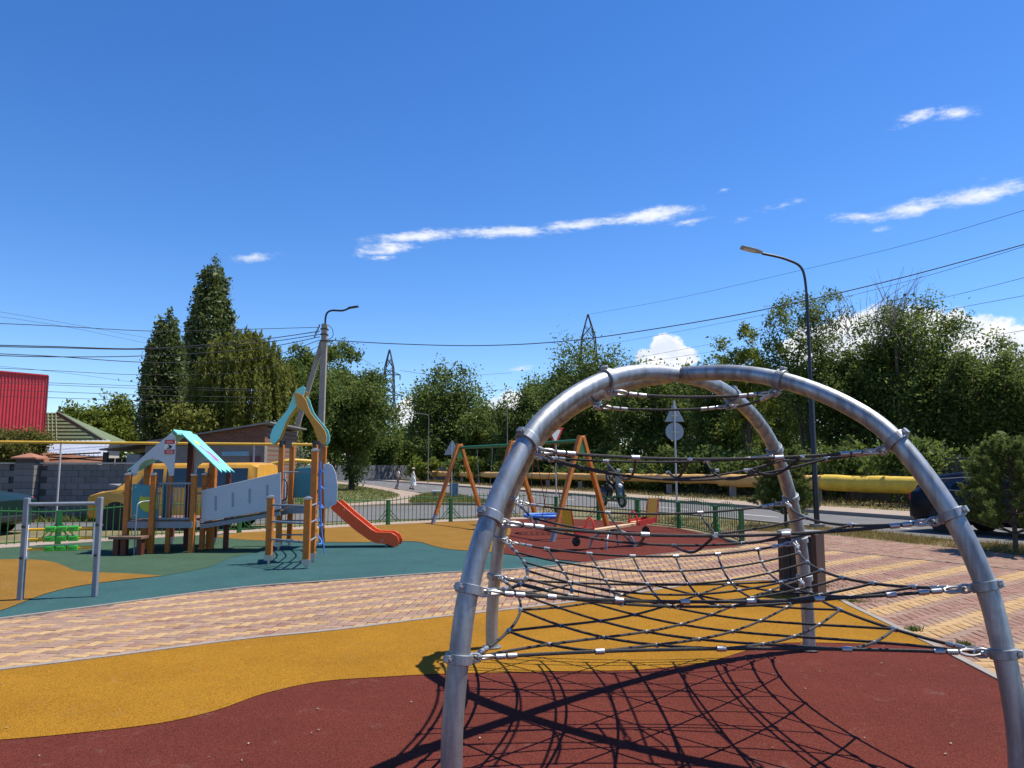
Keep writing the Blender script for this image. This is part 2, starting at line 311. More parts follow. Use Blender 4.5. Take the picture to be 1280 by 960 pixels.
def catmull(pts, n=8, closed=False):
    pts = [Vector(p) for p in pts]; out = []; m = len(pts)
    for i in range(m if closed else m - 1):
        p0, p1, p2, p3 = (pts[(i - 1) % m], pts[i], pts[(i + 1) % m], pts[(i + 2) % m]) if closed else (pts[max(i - 1, 0)], pts[i], pts[i + 1], pts[min(i + 2, m - 1)])
        for k in range(n):
            t = k / n; out.append(.5 * ((2 * p1) + (p2 - p0) * t + (2 * p0 - 5 * p1 + 4 * p2 - p3) * t * t + (3 * p1 - p0 - 3 * p2 + p3) * t ** 3))
    if not closed: out.append(pts[-1])
    return out
def sheet(name, poly, z, m, kind='structure', thick=0):
    """flat polygon as a triangulated mesh"""
    bm = bmesh.new(); vs = [bm.verts.new((p[0], p[1], z)) for p in poly]; f = bm.faces.new(vs); bm.normal_update()
    if f.normal.z < 0: f.normal_flip()
    bmesh.ops.triangulate(bm, faces=[f]); me = bpy.data.meshes.new(name); bm.to_mesh(me); bm.free(); me.materials.append(m)
    o = bpy.data.objects.new(name, me); col.objects.link(o); return struct(o, kind)
def inside(poly, x, y):
    c = False; n = len(poly); j = n - 1
    for i in range(n):
        xi, yi, xj, yj = poly[i][0], poly[i][1], poly[j][0], poly[j][1]
        if (yi > y) != (yj > y) and x < (xj - xi) * (y - yi) / (yj - yi) + xi: c = not c
        j = i
    return c
def inside_np(poly, P):
    P = np.asarray(P); c = np.zeros(len(P), bool); n = len(poly); j = n - 1
    for i in range(n):
        xi, yi, xj, yj = poly[i][0], poly[i][1], poly[j][0], poly[j][1]
        if yi != yj:
            k = ((yi > P[:, 1]) != (yj > P[:, 1])) & (P[:, 0] < (xj - xi) * (P[:, 1] - yi) / (yj - yi) + xi); c ^= k
        j = i
    return c
def ribbon(name, line, w, z0, h, m, parent=None):
    """kerb-like strip along a polyline"""
    line = [Vector((p[0], p[1], 0)) for p in line]; vs = []; fs = []; n = len(line)
    for i, p in enumerate(line):
        t = (line[min(i + 1, n - 1)] - line[max(i - 1, 0)]).normalized(); q = Vector((-t.y, t.x, 0)) * w / 2
        vs += [p + q + Vector((0, 0, z0)), p + q + Vector((0, 0, z0 + h)), p - q + Vector((0, 0, z0 + h)), p - q + Vector((0, 0, z0))]
    for i in range(n - 1):
        for j in range(3): fs.append((i * 4 + j, i * 4 + j + 1, i * 4 + 5 + j, i * 4 + 4 + j))
    fs += [(0, 1, 2, 3), (n * 4 - 1, n * 4 - 2, n * 4 - 3, n * 4 - 4)]
    b = MB(); b.add(vs, fs); o = b.build(name, m, parent, origin=False)
    if not parent: struct(o)
    return o
def soup(name, V, nq, m, rnd=None, parent=None, kind=None, nv=4):
    """mesh from an array of polygons, nv corners each (numpy)"""
    V = np.asarray(V, np.float32).reshape(-1, 3); n = len(V) // nv; me = bpy.data.meshes.new(name)
    me.vertices.add(n * nv); me.vertices.foreach_set('co', V.ravel()); me.loops.add(n * nv); me.loops.foreach_set('vertex_index', np.arange(n * nv, dtype=np.int32))
    me.polygons.add(n); me.polygons.foreach_set('loop_start', np.arange(0, n * nv, nv, dtype=np.int32)); me.polygons.foreach_set('loop_total', np.full(n, nv, np.int32))
    if rnd is not None:
        a = me.attributes.new('rnd', 'FLOAT', 'FACE'); a.data.foreach_set('value', np.asarray(rnd, np.float32))
    me.update(); me.materials.append(m); o = bpy.data.objects.new(name, me); col.objects.link(o)
    if parent: setp(o, parent)
    if kind: o['kind'] = kind
    return o

# ================================================================== GROUND AND PAVING
GRASSG = mat('dry_grass_soil', (.15, .125, .055), .95, 0, .45, .6, .5, 30)
LAWN = mat('lawn_soil', (.10, .115, .03), .95, 0, .5, .9, .5, 30)
ASPH = mat('asphalt', (.115, .113, .112), .9, 0, .18, .8, .35, 90)
SIDEW = mat('dusty_pavement', (.29, .225, .175), .9, 0, .18, 1.2, .25, 60)
KERB = mat('kerb_concrete', (.25, .215, .185), .88, 0, .2, 6, .3, 50)
SAND = mat('joint_sand', (.055, .042, .032), .95, 0, .3, 20)
xy = lambda pts, z=0: [G(*p) for p in pts]
EDGE_A = catmull(xy([(-150, 858), (0, 838), (130, 822), (300, 800), (420, 788), (540, 773), (640, 762), (709, 754), (780, 744), (825, 737), (870, 731), (920, 727), (970, 726), (1010, 731), (1040, 743)]), 4) + [G(1063, 757), G(1170, 808), G(1280, 865), Vector((3.55, 3, 0)), Vector((3.4, -3, 0))]
EDGE_B = catmull(xy([(-150, 792), (0, 774), (130, 757), (300, 735), (420, 726), (540, 717), (640, 712), (731, 704), (790, 697), (850, 690), (923, 684)]), 4)
FENCE = [Vector(p) for p in ((-14.2, 11.2, 0), (-12.1, 13.8, 0), (-9.8, 16.5, 0), (-6.95, 19.45, 0), (-3.62, 22.26, 0), (-1.9, 23.6, 0), (-.15, 24.6, 0), (1.45, 25.0, 0), (2.76, 24.3, 0), (3.72, 22.6, 0), (4.58, 20.95, 0), (4.97, 18.6, 0), (5.08, 16.9, 0))]
OUT = [Vector((5.6, 20.6, 0)), G(1030, 668), G(1280, 694), Vector((11.6, 9.5, 0)), Vector((13.5, 3, 0)), Vector((13.5, -3, 0))]
sheet('ground', [(-900, -60), (900, -60), (900, 1800), (-900, 1800)], -.03, GRASSG)
PAVE = EDGE_A + [Vector((13.5, -3, 0))] + OUT[::-1][1:] + [Vector((5.15, 17.0, 0))] + EDGE_B[::-1]

# -- rubber surfaces (one sheet for each colour, 4 mm apart)
mar = rubber('maroon_rubber', (.104, .0255, .018)); yel = rubber('yellow_rubber', (.262, .128, .013)); tea = rubber('teal_rubber', (.036, .092, .096)); gre = rubber('green_rubber', (.048, .089, .057)); och = rubber('ochre_rubber', (.21, .112, .023))
rub = [sheet('maroon_rubber_surface', EDGE_A + [(-9, -3, 0), (-9, 5, 0)], .003, mar)]
mcurve = catmull(xy([(-150, 934), (0, 926), (100, 917), (200, 905), (270, 889), (330, 868), (400, 853), (480, 847), (560, 843), (700, 840), (800, 838), (880, 829), (930, 815), (965, 806), (1010, 804), (1100, 806), (1170, 808.5)]), 5)
sheet('yellow_rubber_surface', [p for p in EDGE_A[:-3]] + mcurve[::-1], .007, yel)
sheet('teal_rubber_surface', EDGE_B + FENCE[::-1] + [Vector((-14.5, 8, 0))], .003, tea)
sheet('green_rubber_surface', catmull(xy([(200, 721), (225, 716.5), (262, 709), (290, 697), (330, 688), (340, 680), (320, 676), (270, 672)]), 4) + [Vector((-7.6, 18.7, 0)), Vector((-9.8, 16.4, 0)), Vector((-12.1, 13.7, 0)), Vector((-14.2, 11.1, 0)), Vector((-14.2, 9.6, 0))] + xy([(-150, 712), (0, 712)]), .007, gre)
sheet('ochre_rubber_surface', catmull(xy([(-150, 706), (0, 700), (40, 700), (65, 703), (80, 708), (95, 714), (120, 716), (160, 717.5), (203, 720.5)]), 4)[:-1] + catmull(xy([(203, 720.5), (150, 726), (100, 733), (60, 742), (30, 753), (0, 764), (-60, 777), (-150, 787)]), 4), .011, och)
sheet('ochre_rubber_surface', catmull(xy([(262, 671), (320, 676), (408, 678), (466, 678), (505, 677), (525, 678), (542, 683), (562, 687), (586, 689), (617, 691), (650, 695)]), 4) + [Vector((.4, 20, 0)), Vector((-.1, 24.5, 0)), Vector((-1.9, 23.5, 0)), Vector((-3.62, 22.15, 0)), Vector((-6.9, 19.4, 0))], .011, och)
sheet('maroon_rubber_surface', catmull(xy([(628, 692.5), (633, 680), (639, 664)]), 4) + [Vector((-.1, 24.5, 0)), Vector((1.45, 24.9, 0)), Vector((2.7, 24.2, 0)), Vector((3.6, 22.6, 0)), Vector((4.5, 20.9, 0)), Vector((4.88, 18.6, 0)), Vector((5.0, 16.9, 0))] + xy([(923, 684), (850, 690), (790, 697), (731, 704), (715, 702), (684, 699), (650, 695.5)]), .015, mar)
ribbon('path_kerb', EDGE_A, .07, -.02, .034, KERB); ribbon('path_kerb', EDGE_B, .05, -.02, .034, KERB)

# -- herringbone paving bricks
bp = {'y': attr_mat('yellow_paving_brick', [(0.335, 0.210, 0.100), (0.385, 0.248, 0.123), (0.419, 0.282, 0.147), (0.352, 0.236, 0.132)], .9, bump=.35, spec=.08),
      'p': attr_mat('pink_paving_brick', [(0.223, 0.144, 0.107), (0.277, 0.174, 0.129), (0.248, 0.174, 0.134), (0.317, 0.208, 0.153)], .9, bump=.35, spec=.08),
      'r': attr_mat('red_paving_brick', [(.205, .118, .092), (.255, .146, .112), (.23, .14, .11), (.28, .17, .132)], .9, bump=.35, spec=.08)}
HR = R(-5.5); ch, sh = math.cos(HR), math.sin(HR)
cells = []
for m_ in range(-70, 80):
    for k in range(-60, 260):
        for V_ in (0, 1):
            ux, uy = ((k + 4 * m_ + 1, k + .5) if not V_ else (k + 2.5 + 4 * m_, k)); ux *= .1; uy *= .1
            cells.append((ux * ch - uy * sh, ux * sh + uy * ch, V_, 2 * m_ + V_))
cells = np.array(cells); cells = cells[(cells[:, 0] > -7) & (cells[:, 0] < 13) & (cells[:, 1] > 1) & (cells[:, 1] < 21)]
cells = cells[inside_np(PAVE, cells[:, :2])]
infr = np.abs(cells[:, 0] / np.maximum(cells[:, 1], .1)) < .72; cells = cells[infr]
a_, b_ = G(1030, 687), G(1280, 713)
far = (b_.x - a_.x) * (cells[:, 1] - a_.y) - (b_.y - a_.y) * (cells[:, 0] - a_.x) > 0
cells = cells[np.argsort(np.where((np.abs(cells[:, 0] / cells[:, 1]) < .67) & ~((np.abs(cells[:, 0] - 1.2) < 1.5) & (cells[:, 1] < 7)), 0, 50) + np.hypot(cells[:, 0], cells[:, 1]))]
far = (b_.x - a_.x) * (cells[:, 1] - a_.y) - (b_.y - a_.y) * (cells[:, 0] - a_.x) > 0
paving = sheet('paved_path', PAVE, -.010, SAND)
BL, BW, BC = .0950, .0450, .007
def brick_quads(cx, cy, cz, ang, hl=BL, hw=BW, tilt=(0, 0)):
    c, s = math.cos(ang), math.sin(ang); lv = []
    for z, i in ((-.045, 0), (-BC * .6, 0), (0, BC)):
        for dx, dy in ((-hl + i, -hw + i), (hl - i, -hw + i), (hl - i, hw - i), (-hl + i, hw - i)):
            lv.append((cx + dx * c - dy * s, cy + dx * s + dy * c, cz + z + dx * tilt[0] + dy * tilt[1]))
    q = []
    for b in (0, 4):
        for j in range(4): q += [lv[b + j], lv[b + (j + 1) % 4], lv[b + 4 + (j + 1) % 4], lv[b + 4 + j]]
    return q + lv[8:12]
def brick_kind(c, fr):
    q = int(c[3])
    if fr: return 'p' if random.random() < .7 else 'r'
    if c[0] > 3.4: return 'y' if q % 6 in (0, 1) else ('r' if q % 6 in (3, 4) else 'p')
    if q % 3 == 0: return 'y' if random.random() < .96 else 'p'
    return 'p' if random.random() < .88 else 'r'
bmesh_var = {}
for kk, m_ in bp.items():
    for i in range(5):
        o = soup('paving_brick', brick_quads(0, 0, 0, 0), 0, m_, [i / 4 * .9 + .05] * 9); bmesh_var[kk, i] = o.data; bpy.data.objects.remove(o)
SV = []; SR = []; SM = []; keys = list(bp)
for i, c in enumerate(cells):
    kd = brick_kind(c, far[i]); an = HR + (math.pi / 2 if c[2] else 0); z = random.gauss(0, .0012) - .001; tl = (random.gauss(0, .008), random.gauss(0, .008))
    if i < 290:
        piece('paving_brick', bmesh_var[kd, random.randrange(5)], paving, (c[0], c[1], z), (tl[1], -tl[0], an))
    else:
        SV += brick_quads(c[0], c[1], z, an, tilt=tl); SR += [random.random()] * 9; SM += [keys.index(kd)] * 9
so = soup('paving_bricks', SV, 0, bp[keys[0]], SR, paving, 'stuff')
for kk in keys[1:]: so.data.materials.append(bp[kk])
so.data.polygons.foreach_set('material_index', SM)
ribbon('drain_joint', [a_ + (a_ - b_) * .6, a_, b_, b_ + (b_ - a_) * .6], .05, -.02, .0225, DARKM)

# -- road, lane, pavements, lawns
FK = lambda Y, off=0: Vector(((58.7 - Y) * .379 + off * 1.07, Y, 0))       # far kerb line of the road (off = metres beyond it)
near = catmull([Vector(p) for p in ((16, 6, 0), (13.4, 10, 0), (11.2, 15, 0), (9.9, 18, 0), (8.75, 21.3, 0), (5.6, 29, 0), (1.5, 36, 0), (-3.5, 46, 0), (-8, 58, 0), (-14, 78, 0), (-25, 110, 0), (-45, 170, 0), (-75, 260, 0))], 5)
road = sheet('road', near + [FK(260), FK(6)], -.018, ASPH)
for k in range(26):          # worn dashed centre line
    y0 = 16 + k * 5.0; a, b = FK(y0, -3.1), FK(y0 + 2.0, -3.1); q = Vector((.05, .02, 0))
    sheet('road_marking', [a - q, a + q, b + q, b - q], -.014, WHITE)
sheet('far_sidewalk', [FK(6, .2), FK(260, .2), FK(260, 2.6), FK(6, 2.6)], .09, SIDEW)
ribbon('road_kerb', [FK(6), FK(100), FK(260)], .22, -.03, .14, KERB)
ribbon('road_kerb', near, .14, -.03, .05, KERB)
sheet('far_verge', [FK(6, 2.6), FK(260, 2.6), FK(260, 40), FK(6, 40)], .05, GRASSG)
lane = catmull(xy([(-120, 664), (0, 662), (150, 660), (300, 655), (400, 652), (480, 649), (560, 647), (620, 643), (660, 640)]), 4) + xy([(690, 632), (640, 629.5)]) + catmull(xy([(610, 632), (560, 631.5), (500, 632), (430, 635), (330, 640), (200, 645), (60, 648), (-120, 650)]), 4)
sheet('driveway', lane, -.014, ASPH)
lane_edge = [Vector(p) for p in ((-14.4, 12.2, 0), (-10.0, 17.1, 0), (-7.1, 20.1, 0), (-3.8, 23.0, 0), (-1.95, 24.3, 0), (0, 25.4, 0), (1.6, 25.7, 0))]
ribbon('fence_plinth_strip', lane_edge, .9, -.03, .022, SIDEW)
ribbon('lane_kerb', catmull(xy([(-120, 649), (60, 647), (200, 644), (330, 639), (430, 634), (500, 631), (560, 630.5), (605, 631)]), 4), .16, -.03, .10, KERB)
walk = catmull(xy([(330, 638), (430, 633), (500, 630), (528, 628)]), 4) + catmull(xy([(545, 622), (510, 613), (470, 606.5), (420, 602)]), 4) + catmull(xy([(420, 604), (460, 609), (500, 618), (470, 626), (420, 630), (330, 634)]), 4)
sheet('footpath', walk, -.012, SIDEW)
LAWNS = [catmull(xy([(330, 633), (420, 629), (470, 625), (497, 617.5), (455, 609), (420, 605.5), (330, 608)]), 4, True), catmull(xy([(512, 628.5), (560, 628.5), (612, 629), (585, 621), (550, 616), (525, 618)]), 4, True),
         [Vector(p) for p in ((5.4, 17.2, 0), (5.3, 18.6, 0), (4.95, 21.2, 0), (4.1, 23.0, 0), (3.2, 24.9, 0), (4.5, 28, 0), (8.2, 21.2, 0), (5.6, 20.5, 0))],
         [OUT[0], OUT[1], OUT[2], Vector((11.4, 9.9, 0)), Vector((13.0, 10.3, 0)), Vector((11.0, 15, 0)), Vector((9.7, 18, 0)), Vector((8.6, 21.2, 0))]]
lobj = [sheet('lawn', p, -.008, LAWN if i < 2 else GRASSG) for i, p in enumerate(LAWNS)]
GRM = attr_mat('grass_blades', [(.055, .085, .015), (.10, .13, .025), (.18, .16, .045), (.28, .21, .08)], .8, .25)
GRD = attr_mat('dry_grass_blades', [(.09, .10, .02), (.20, .165, .05), (.32, .24, .09), (.36, .28, .13)], .8, .25)
def grass(name, poly, n, h, w, m, z=0, seed=1):
    r = np.random.default_rng(seed); P = np.array([(p[0], p[1]) for p in poly]); lo, hi = P.min(0), P.max(0); pts = r.uniform(lo, hi, (n * 4, 2)); pts = pts[inside_np(poly, pts)][:n]; n = len(pts)
    cl = np.sin(pts[:, 0] * 2.1 + np.sin(pts[:, 1] * 1.7) * 2) * np.cos(pts[:, 1] * 1.3 + pts[:, 0] * .7); keep = r.random(n) < .62 + .38 * cl; pts = pts[keep]; cl = cl[keep]; n = len(pts)
    a = r.uniform(0, 6.28, n); hh = h * r.uniform(.4, 1.3, n) * (1 + .3 * cl); ln = r.normal(0, .45, (n, 2)) * hh[:, None]; ww = w * r.uniform(.6, 1.4, n)
    b = np.c_[pts, np.full(n, z)]; d = np.c_[np.cos(a) * ww, np.sin(a) * ww, np.zeros(n)]; t = b + np.c_[ln, hh]
    V = np.stack([b - d, b + d, t], 1); return soup(name, V, 0, m, np.clip(r.normal(.45, .25, n) - .15 * cl, 0, 1), None, 'stuff', 3)
tag(grass('lawn_grass', LAWNS[0], 22000, .10, .02, GRM, seed=3), 'mown green lawn under the young tree by the driveway', 'grass'); tag(grass('lawn_grass', LAWNS[1], 9000, .11, .018, GRM, seed=4), 'small green lawn patch beside the blue grey cabinet', 'grass')
tag(grass('dry_grass', LAWNS[2], 7000, .09, .009, GRD, seed=5), 'dry yellow grass outside the end of the green fence', 'grass'); tag(grass('dry_grass', LAWNS[3], 26000, .10, .007, GRD, seed=6), 'dry yellow grass strip between the brick plaza and road', 'grass')
tag(grass('verge_grass', [FK(18, 2.7), FK(110, 2.7), FK(110, 9), FK(18, 9)], 30000, .16, .03, GRD, .05, 8), 'sunburnt grass verge along the yellow pipe', 'grass')
tag(grass('weed_strip', [Vector((-18, 22.4, 0)), Vector((-9.5, 24.5, 0)), Vector((-9.5, 25.2, 0)), Vector((-18, 23.4, 0))], 4000, .2, .015, GRM, 0, 9), 'weeds along the foot of the block wall', 'weeds')
# crumbs and leaf bits on the rubber, weeds in paving joints
lit = MB()
for k in range(110):
    x, y = random.uniform(-6, 4.2), random.uniform(3.6, 9); s_ = random.uniform(.003, .010)
    lit.box((x, y, .012), (s_ * 1.9, s_, .003), random.uniform(0, 3))
lo_ = lit.build('leaf_litter', mat('dry_leaf_bits', (.36, .29, .20), .9, 0, .4, 9), origin=False); lo_['kind'] = 'stuff'; tag(lo_, 'scattered pale leaf crumbs on the rubber and bricks', 'litter')
wd = []
for (cx, cy, s_) in ((G(1098, 758)), ) if False else ((G(1065, 752)[0], G(1065, 752)[1], .16), (G(1142, 788)[0], G(1142, 788)[1], .06), (G(1207, 807)[0], G(1207, 807)[1], .07), (G(1025, 733)[0], G(1025, 733)[1], .2)):
    wd.append((cx, cy, s_))
wv = []; wr = []
for cx, cy, s_ in wd:
    for k in range(130):
        a = random.uniform(0, 6.28); rr_ = random.gauss(0, s_); b = Vector((cx + rr_ * math.cos(a), cy + rr_ * .45 * math.sin(a), .0)); d = Vector((math.cos(a * 3), math.sin(a * 3), 0)) * .006
        wv += [b - d, b + d, b + Vector((random.gauss(0, .03), random.gauss(0, .03), random.uniform(.02, .06)))]; wr.append(random.random() * .5)
tag(soup('joint_weeds', wv, 0, GRM, wr, None, 'stuff', 3), 'small weeds growing in the brick joints by the dome', 'weeds')

# ================================================================== CLIMBING DOME
def climbing_dome():
    C = Vector((1.21, 5.45, 0)); feet = {'FL': Vector((-.30, 3.95, 0)), 'FR': Vector((2.61, 4.06, 0)), 'BR': Vector((2.64, 6.9, 0)), 'BL': Vector((-.18, 7.0, 0))}
    prof = [(2.10, -.05), (2.10, .3), (2.06, .65), (1.99, 1.0), (1.84, 1.36), (1.56, 1.77), (1.26, 2.0), (.86, 2.175), (.45, 2.265), (0, 2.29)]
    T = thing('climbing_dome', 'galvanised steel arch climbing frame with black rope nets on maroon rubber', 'climbing frame', C)
    def half(k):
        d = feet[k] - C; s = d.length / 2.1; d.normalize(); return [C + d * (p[0] * s) + Vector((0, 0, p[1])) for p in prof]
    halves = {k: catmull(half(k), 6) for k in feet}
    r = .055
    MB().tube(halves['FL'] + halves['BR'][::-1][1:], r, 24).build('arch_pipe', GALV, T, True)
    for k in ('FR', 'BL'):
        h = halves[k]; h2 = h[:-1] + [h[-1] + (h[-2] - h[-1]).normalized() * .05]
        MB().tube(h2, r, 24).build('arch_pipe', GALV, T, True)
    MB().band(halves['FR'][-3], halves['FR'][-2] - halves['FR'][-3], r - .002, r + .004, .012).build('joint_seam', GALV, T)
    for k in feet:
        f = half(k)[0]; MB().disc((f.x, f.y, .016), (0, 0, 1), .085, .006, 24).build('foot_collar', GALV, T)
    lev = [.64, .98, 1.35, 1.77, 2.185]; att = {}
    ferr = MB().tube([(-.025, 0, 0), (-.022, 0, 0), (.022, 0, 0), (.025, 0, 0)], [.012, .0155, .0155, .012], 12).mesh('ferrule', True); ferr.materials.append(ALU)
    nodeb = MB(); nodeb.tube([(-.014, 0, 0), (.014, 0, 0)], .0115, 8); nodeb.tube([(0, -.014, -.004), (0, .014, -.004)], .0115, 8); nodem = nodeb.mesh('rope_connector', True); nodem.materials.append(ALU)
    shk = MB(); shk.ring((.03, 0, 0), (0, 1, 0), .038, .021, .0068, 20, 8, (1, 0, 0)); shkm = shk.mesh('shackle', True); shkm.materials.append(ALU)
    thm = MB(); thm.ring((.03, 0, 0), (0, .45, .9), .048, .025, .0080, 22, 8, (1, 0, 0)); thmm = thm.mesh('thimble', True); thmm.materials.append(ALU)
    for k in feet:
        h = halves[k]
        for li, z in enumerate(lev):
            i = min(range(len(h)), key=lambda j: abs(h[j].z - z))
            for j in range(len(h) - 1):
                if h[j].z <= z <= h[j + 1].z: i = j; break
            tt = (z - h[i].z) / (h[i + 1].z - h[i].z); p = h[i].lerp(h[i + 1], tt); t = (h[i + 1] - h[i]).normalized()
            c = MB(); c.band(p, t, r - .001, r + .016, .050, 28)
            inn = (C - p); inn.z = 0; inn.normalize(); n = (inn - t * inn.dot(t)).normalized(); side = t.cross(n)
            c.box(p - n * (r + .022), (.04, .022, .036), M=Matrix((side, n, t)).transposed()); c.box(p + n * (r + .02), (.03, .03, .034), M=Matrix((side, n, t)).transposed())
            cl = c.build('pipe_clamp', GALV, T, False, .003)
            MB().disc(p - n * (r + .022), side, .008, .058, 8).build('clamp_bolt', ALU, cl); MB().disc(p + n * (r + .025), side, .007, .05, 8).build('clamp_bolt', ALU, cl)
            q = p + n * (r + .03); att[k, li] = q
    order = ['FL', 'FR', 'BR', 'BL']
    def bil(c, u, v): return c['FL'].lerp(c['FR'], u).lerp(c['BL'].lerp(c['BR'], u), v)
    def xrot(d): return Vector(d).to_track_quat('X', 'Z').to_euler()
    spec = [dict(s=.16, e=.015, sag=.10, kind='diamond', n=4), dict(s=.17, e=.10, sag=.17, kind='grid', n=6), dict(s=.13, e=.09, sag=.14, kind='grid', n=2), dict(s=.13, e=.05, sag=.10, kind='cross', n=1), dict(s=.05, e=.03, sag=0, kind=None, n=0)]
    rr = .0085
    for li, sp in enumerate(spec):
        c = {k: att[k, li] for k in order}
        def P(a, b):
            aa = a * (1 - sp['s'] * (1 - b * b)); bb = b * (1 - sp['s'] * (1 - a * a)); p = bil(c, aa / 2 + .5, bb / 2 + .5)
            p.z -= sp['e'] * (1 - a * a * b * b) + sp['sag'] * (1 - a * a) * (1 - b * b); return p
        def rope(fn, thick=rr, n=18, ends=False):
            pts = [fn(i / n) for i in range(n + 1)]
            if ends:
                L0 = .2
                out = []
                for (e0, dirp) in ((pts[0], pts[2]), (pts[-1], pts[-3])):
                    d = (dirp - e0).normalized(); ro = xrot(d)
                    piece('shackle', shkm, T, e0 - d * .012, ro); piece('thimble', thmm, T, e0 + d * .045, ro)
                    piece('ferrule', ferr, T, e0 + d * .160, ro, (1.1, 1, 1)); piece('ferrule', ferr, T, e0 + d * .224, ro, (1.1, 1, 1))
                    out.append(e0 + d * .12)
                pts = [out[0]] + [p for p in pts if (p - pts[0]).length > .16 and (p - pts[-1]).length > .16] + [out[1]]
            MB().tube(catmull(pts, 2), thick, 7).build('rope', ROPE, T, True)
        def node(a, b, a2, b2):
            p = P(a, b); d = P(a2, b2) - p; piece('rope_connector', nodem, T, p, xrot(d))
        for e in range(4):       # edge ropes
            f = [lambda t: P(2 * t - 1, -1), lambda t: P(1, 2 * t - 1), lambda t: P(1 - 2 * t, 1), lambda t: P(-1, 1 - 2 * t)][e]
            rope(f, .0098, 18, True)
        def edge_ferr(a, b):
            p = P(a, b); d = P(a + .02, b) - P(a - .02, b) if abs(b) > .99 else P(a, b + .02) - P(a, b - .02); piece('ferrule', ferr, T, p, xrot(d), (1.1, 1.05, 1.05))
        if sp['kind'] == 'grid':
            g = [-1 + 2 * (i + 1) / (sp['n'] + 1) for i in range(sp['n'])]
            for a in g:
                rope(lambda t: P(a, 2 * t - 1)); rope(lambda t: P(2 * t - 1, a)); edge_ferr(a, 1); edge_ferr(a, -1); edge_ferr(1, a); edge_ferr(-1, a)
            for a in g:
                for b in g: node(a, b, a + .05, b)
        elif sp['kind'] == 'diamond':
            n = sp['n']; cs = [2 * k / n - 2 for k in range(1, 2 * n)]; seen = set()
            for cc in cs:
                lo, hi = max(-1, cc - 1), min(1, cc + 1)
                rope(lambda t: P(lo + (hi - lo) * t, cc - (lo + (hi - lo) * t))); rope(lambda t: P(lo + (hi - lo) * t, (lo + (hi - lo) * t) - cc))
                edge_ferr(lo, cc - lo) ; edge_ferr(hi, cc - hi)
            for c1 in cs:
                for c2 in cs:
                    a, b = (c1 + c2) / 2, (c1 - c2) / 2
                    if abs(a) < .99 and abs(b) < .99: node(a, b, a + .05, b + .05)
        elif sp['kind'] == 'cross':
            for k in (-.42, .42):
                rope(lambda t: P(k, 2 * t - 1) - Vector((0, 0, .05 * math.sin(math.pi * t)))); rope(lambda t: P(2 * t - 1, k) - Vector((0, 0, .05 * math.sin(math.pi * t)))); edge_ferr(k, 1); edge_ferr(k, -1); edge_ferr(1, k); edge_ferr(-1, k)
                for q in (-.42, .42): node(k, q, k + .05, q)
    # short hanging connector loops on the upper nets
    for (li, a, b, a2, b2) in ((3, -.15, -.42, -.1, -1), (3, .45, -.42, .55, -1), (2, -.1, -.33, 0, -1)):
        c = {k: att[k, li] for k in order}; sp = spec[li]
        def P(a, b):
            aa = a * (1 - sp['s'] * (1 - b * b)); bb = b * (1 - sp['s'] * (1 - a * a)); p = bil(c, aa / 2 + .5, bb / 2 + .5)
            p.z -= sp['e'] * (1 - a * a * b * b) + sp['sag'] * (1 - a * a) * (1 - b * b); return p
        p, q = P(a, b), P(a2, b2); m = (p + q) / 2 - Vector((0, 0, .07))
        MB().tube(catmull([p, m, q], 6), rr, 7).build('rope', ROPE, T, True)
        for e in (p, q): piece('rope_connector', nodem, T, e, xrot(q - p))
    return T
climbing_dome()

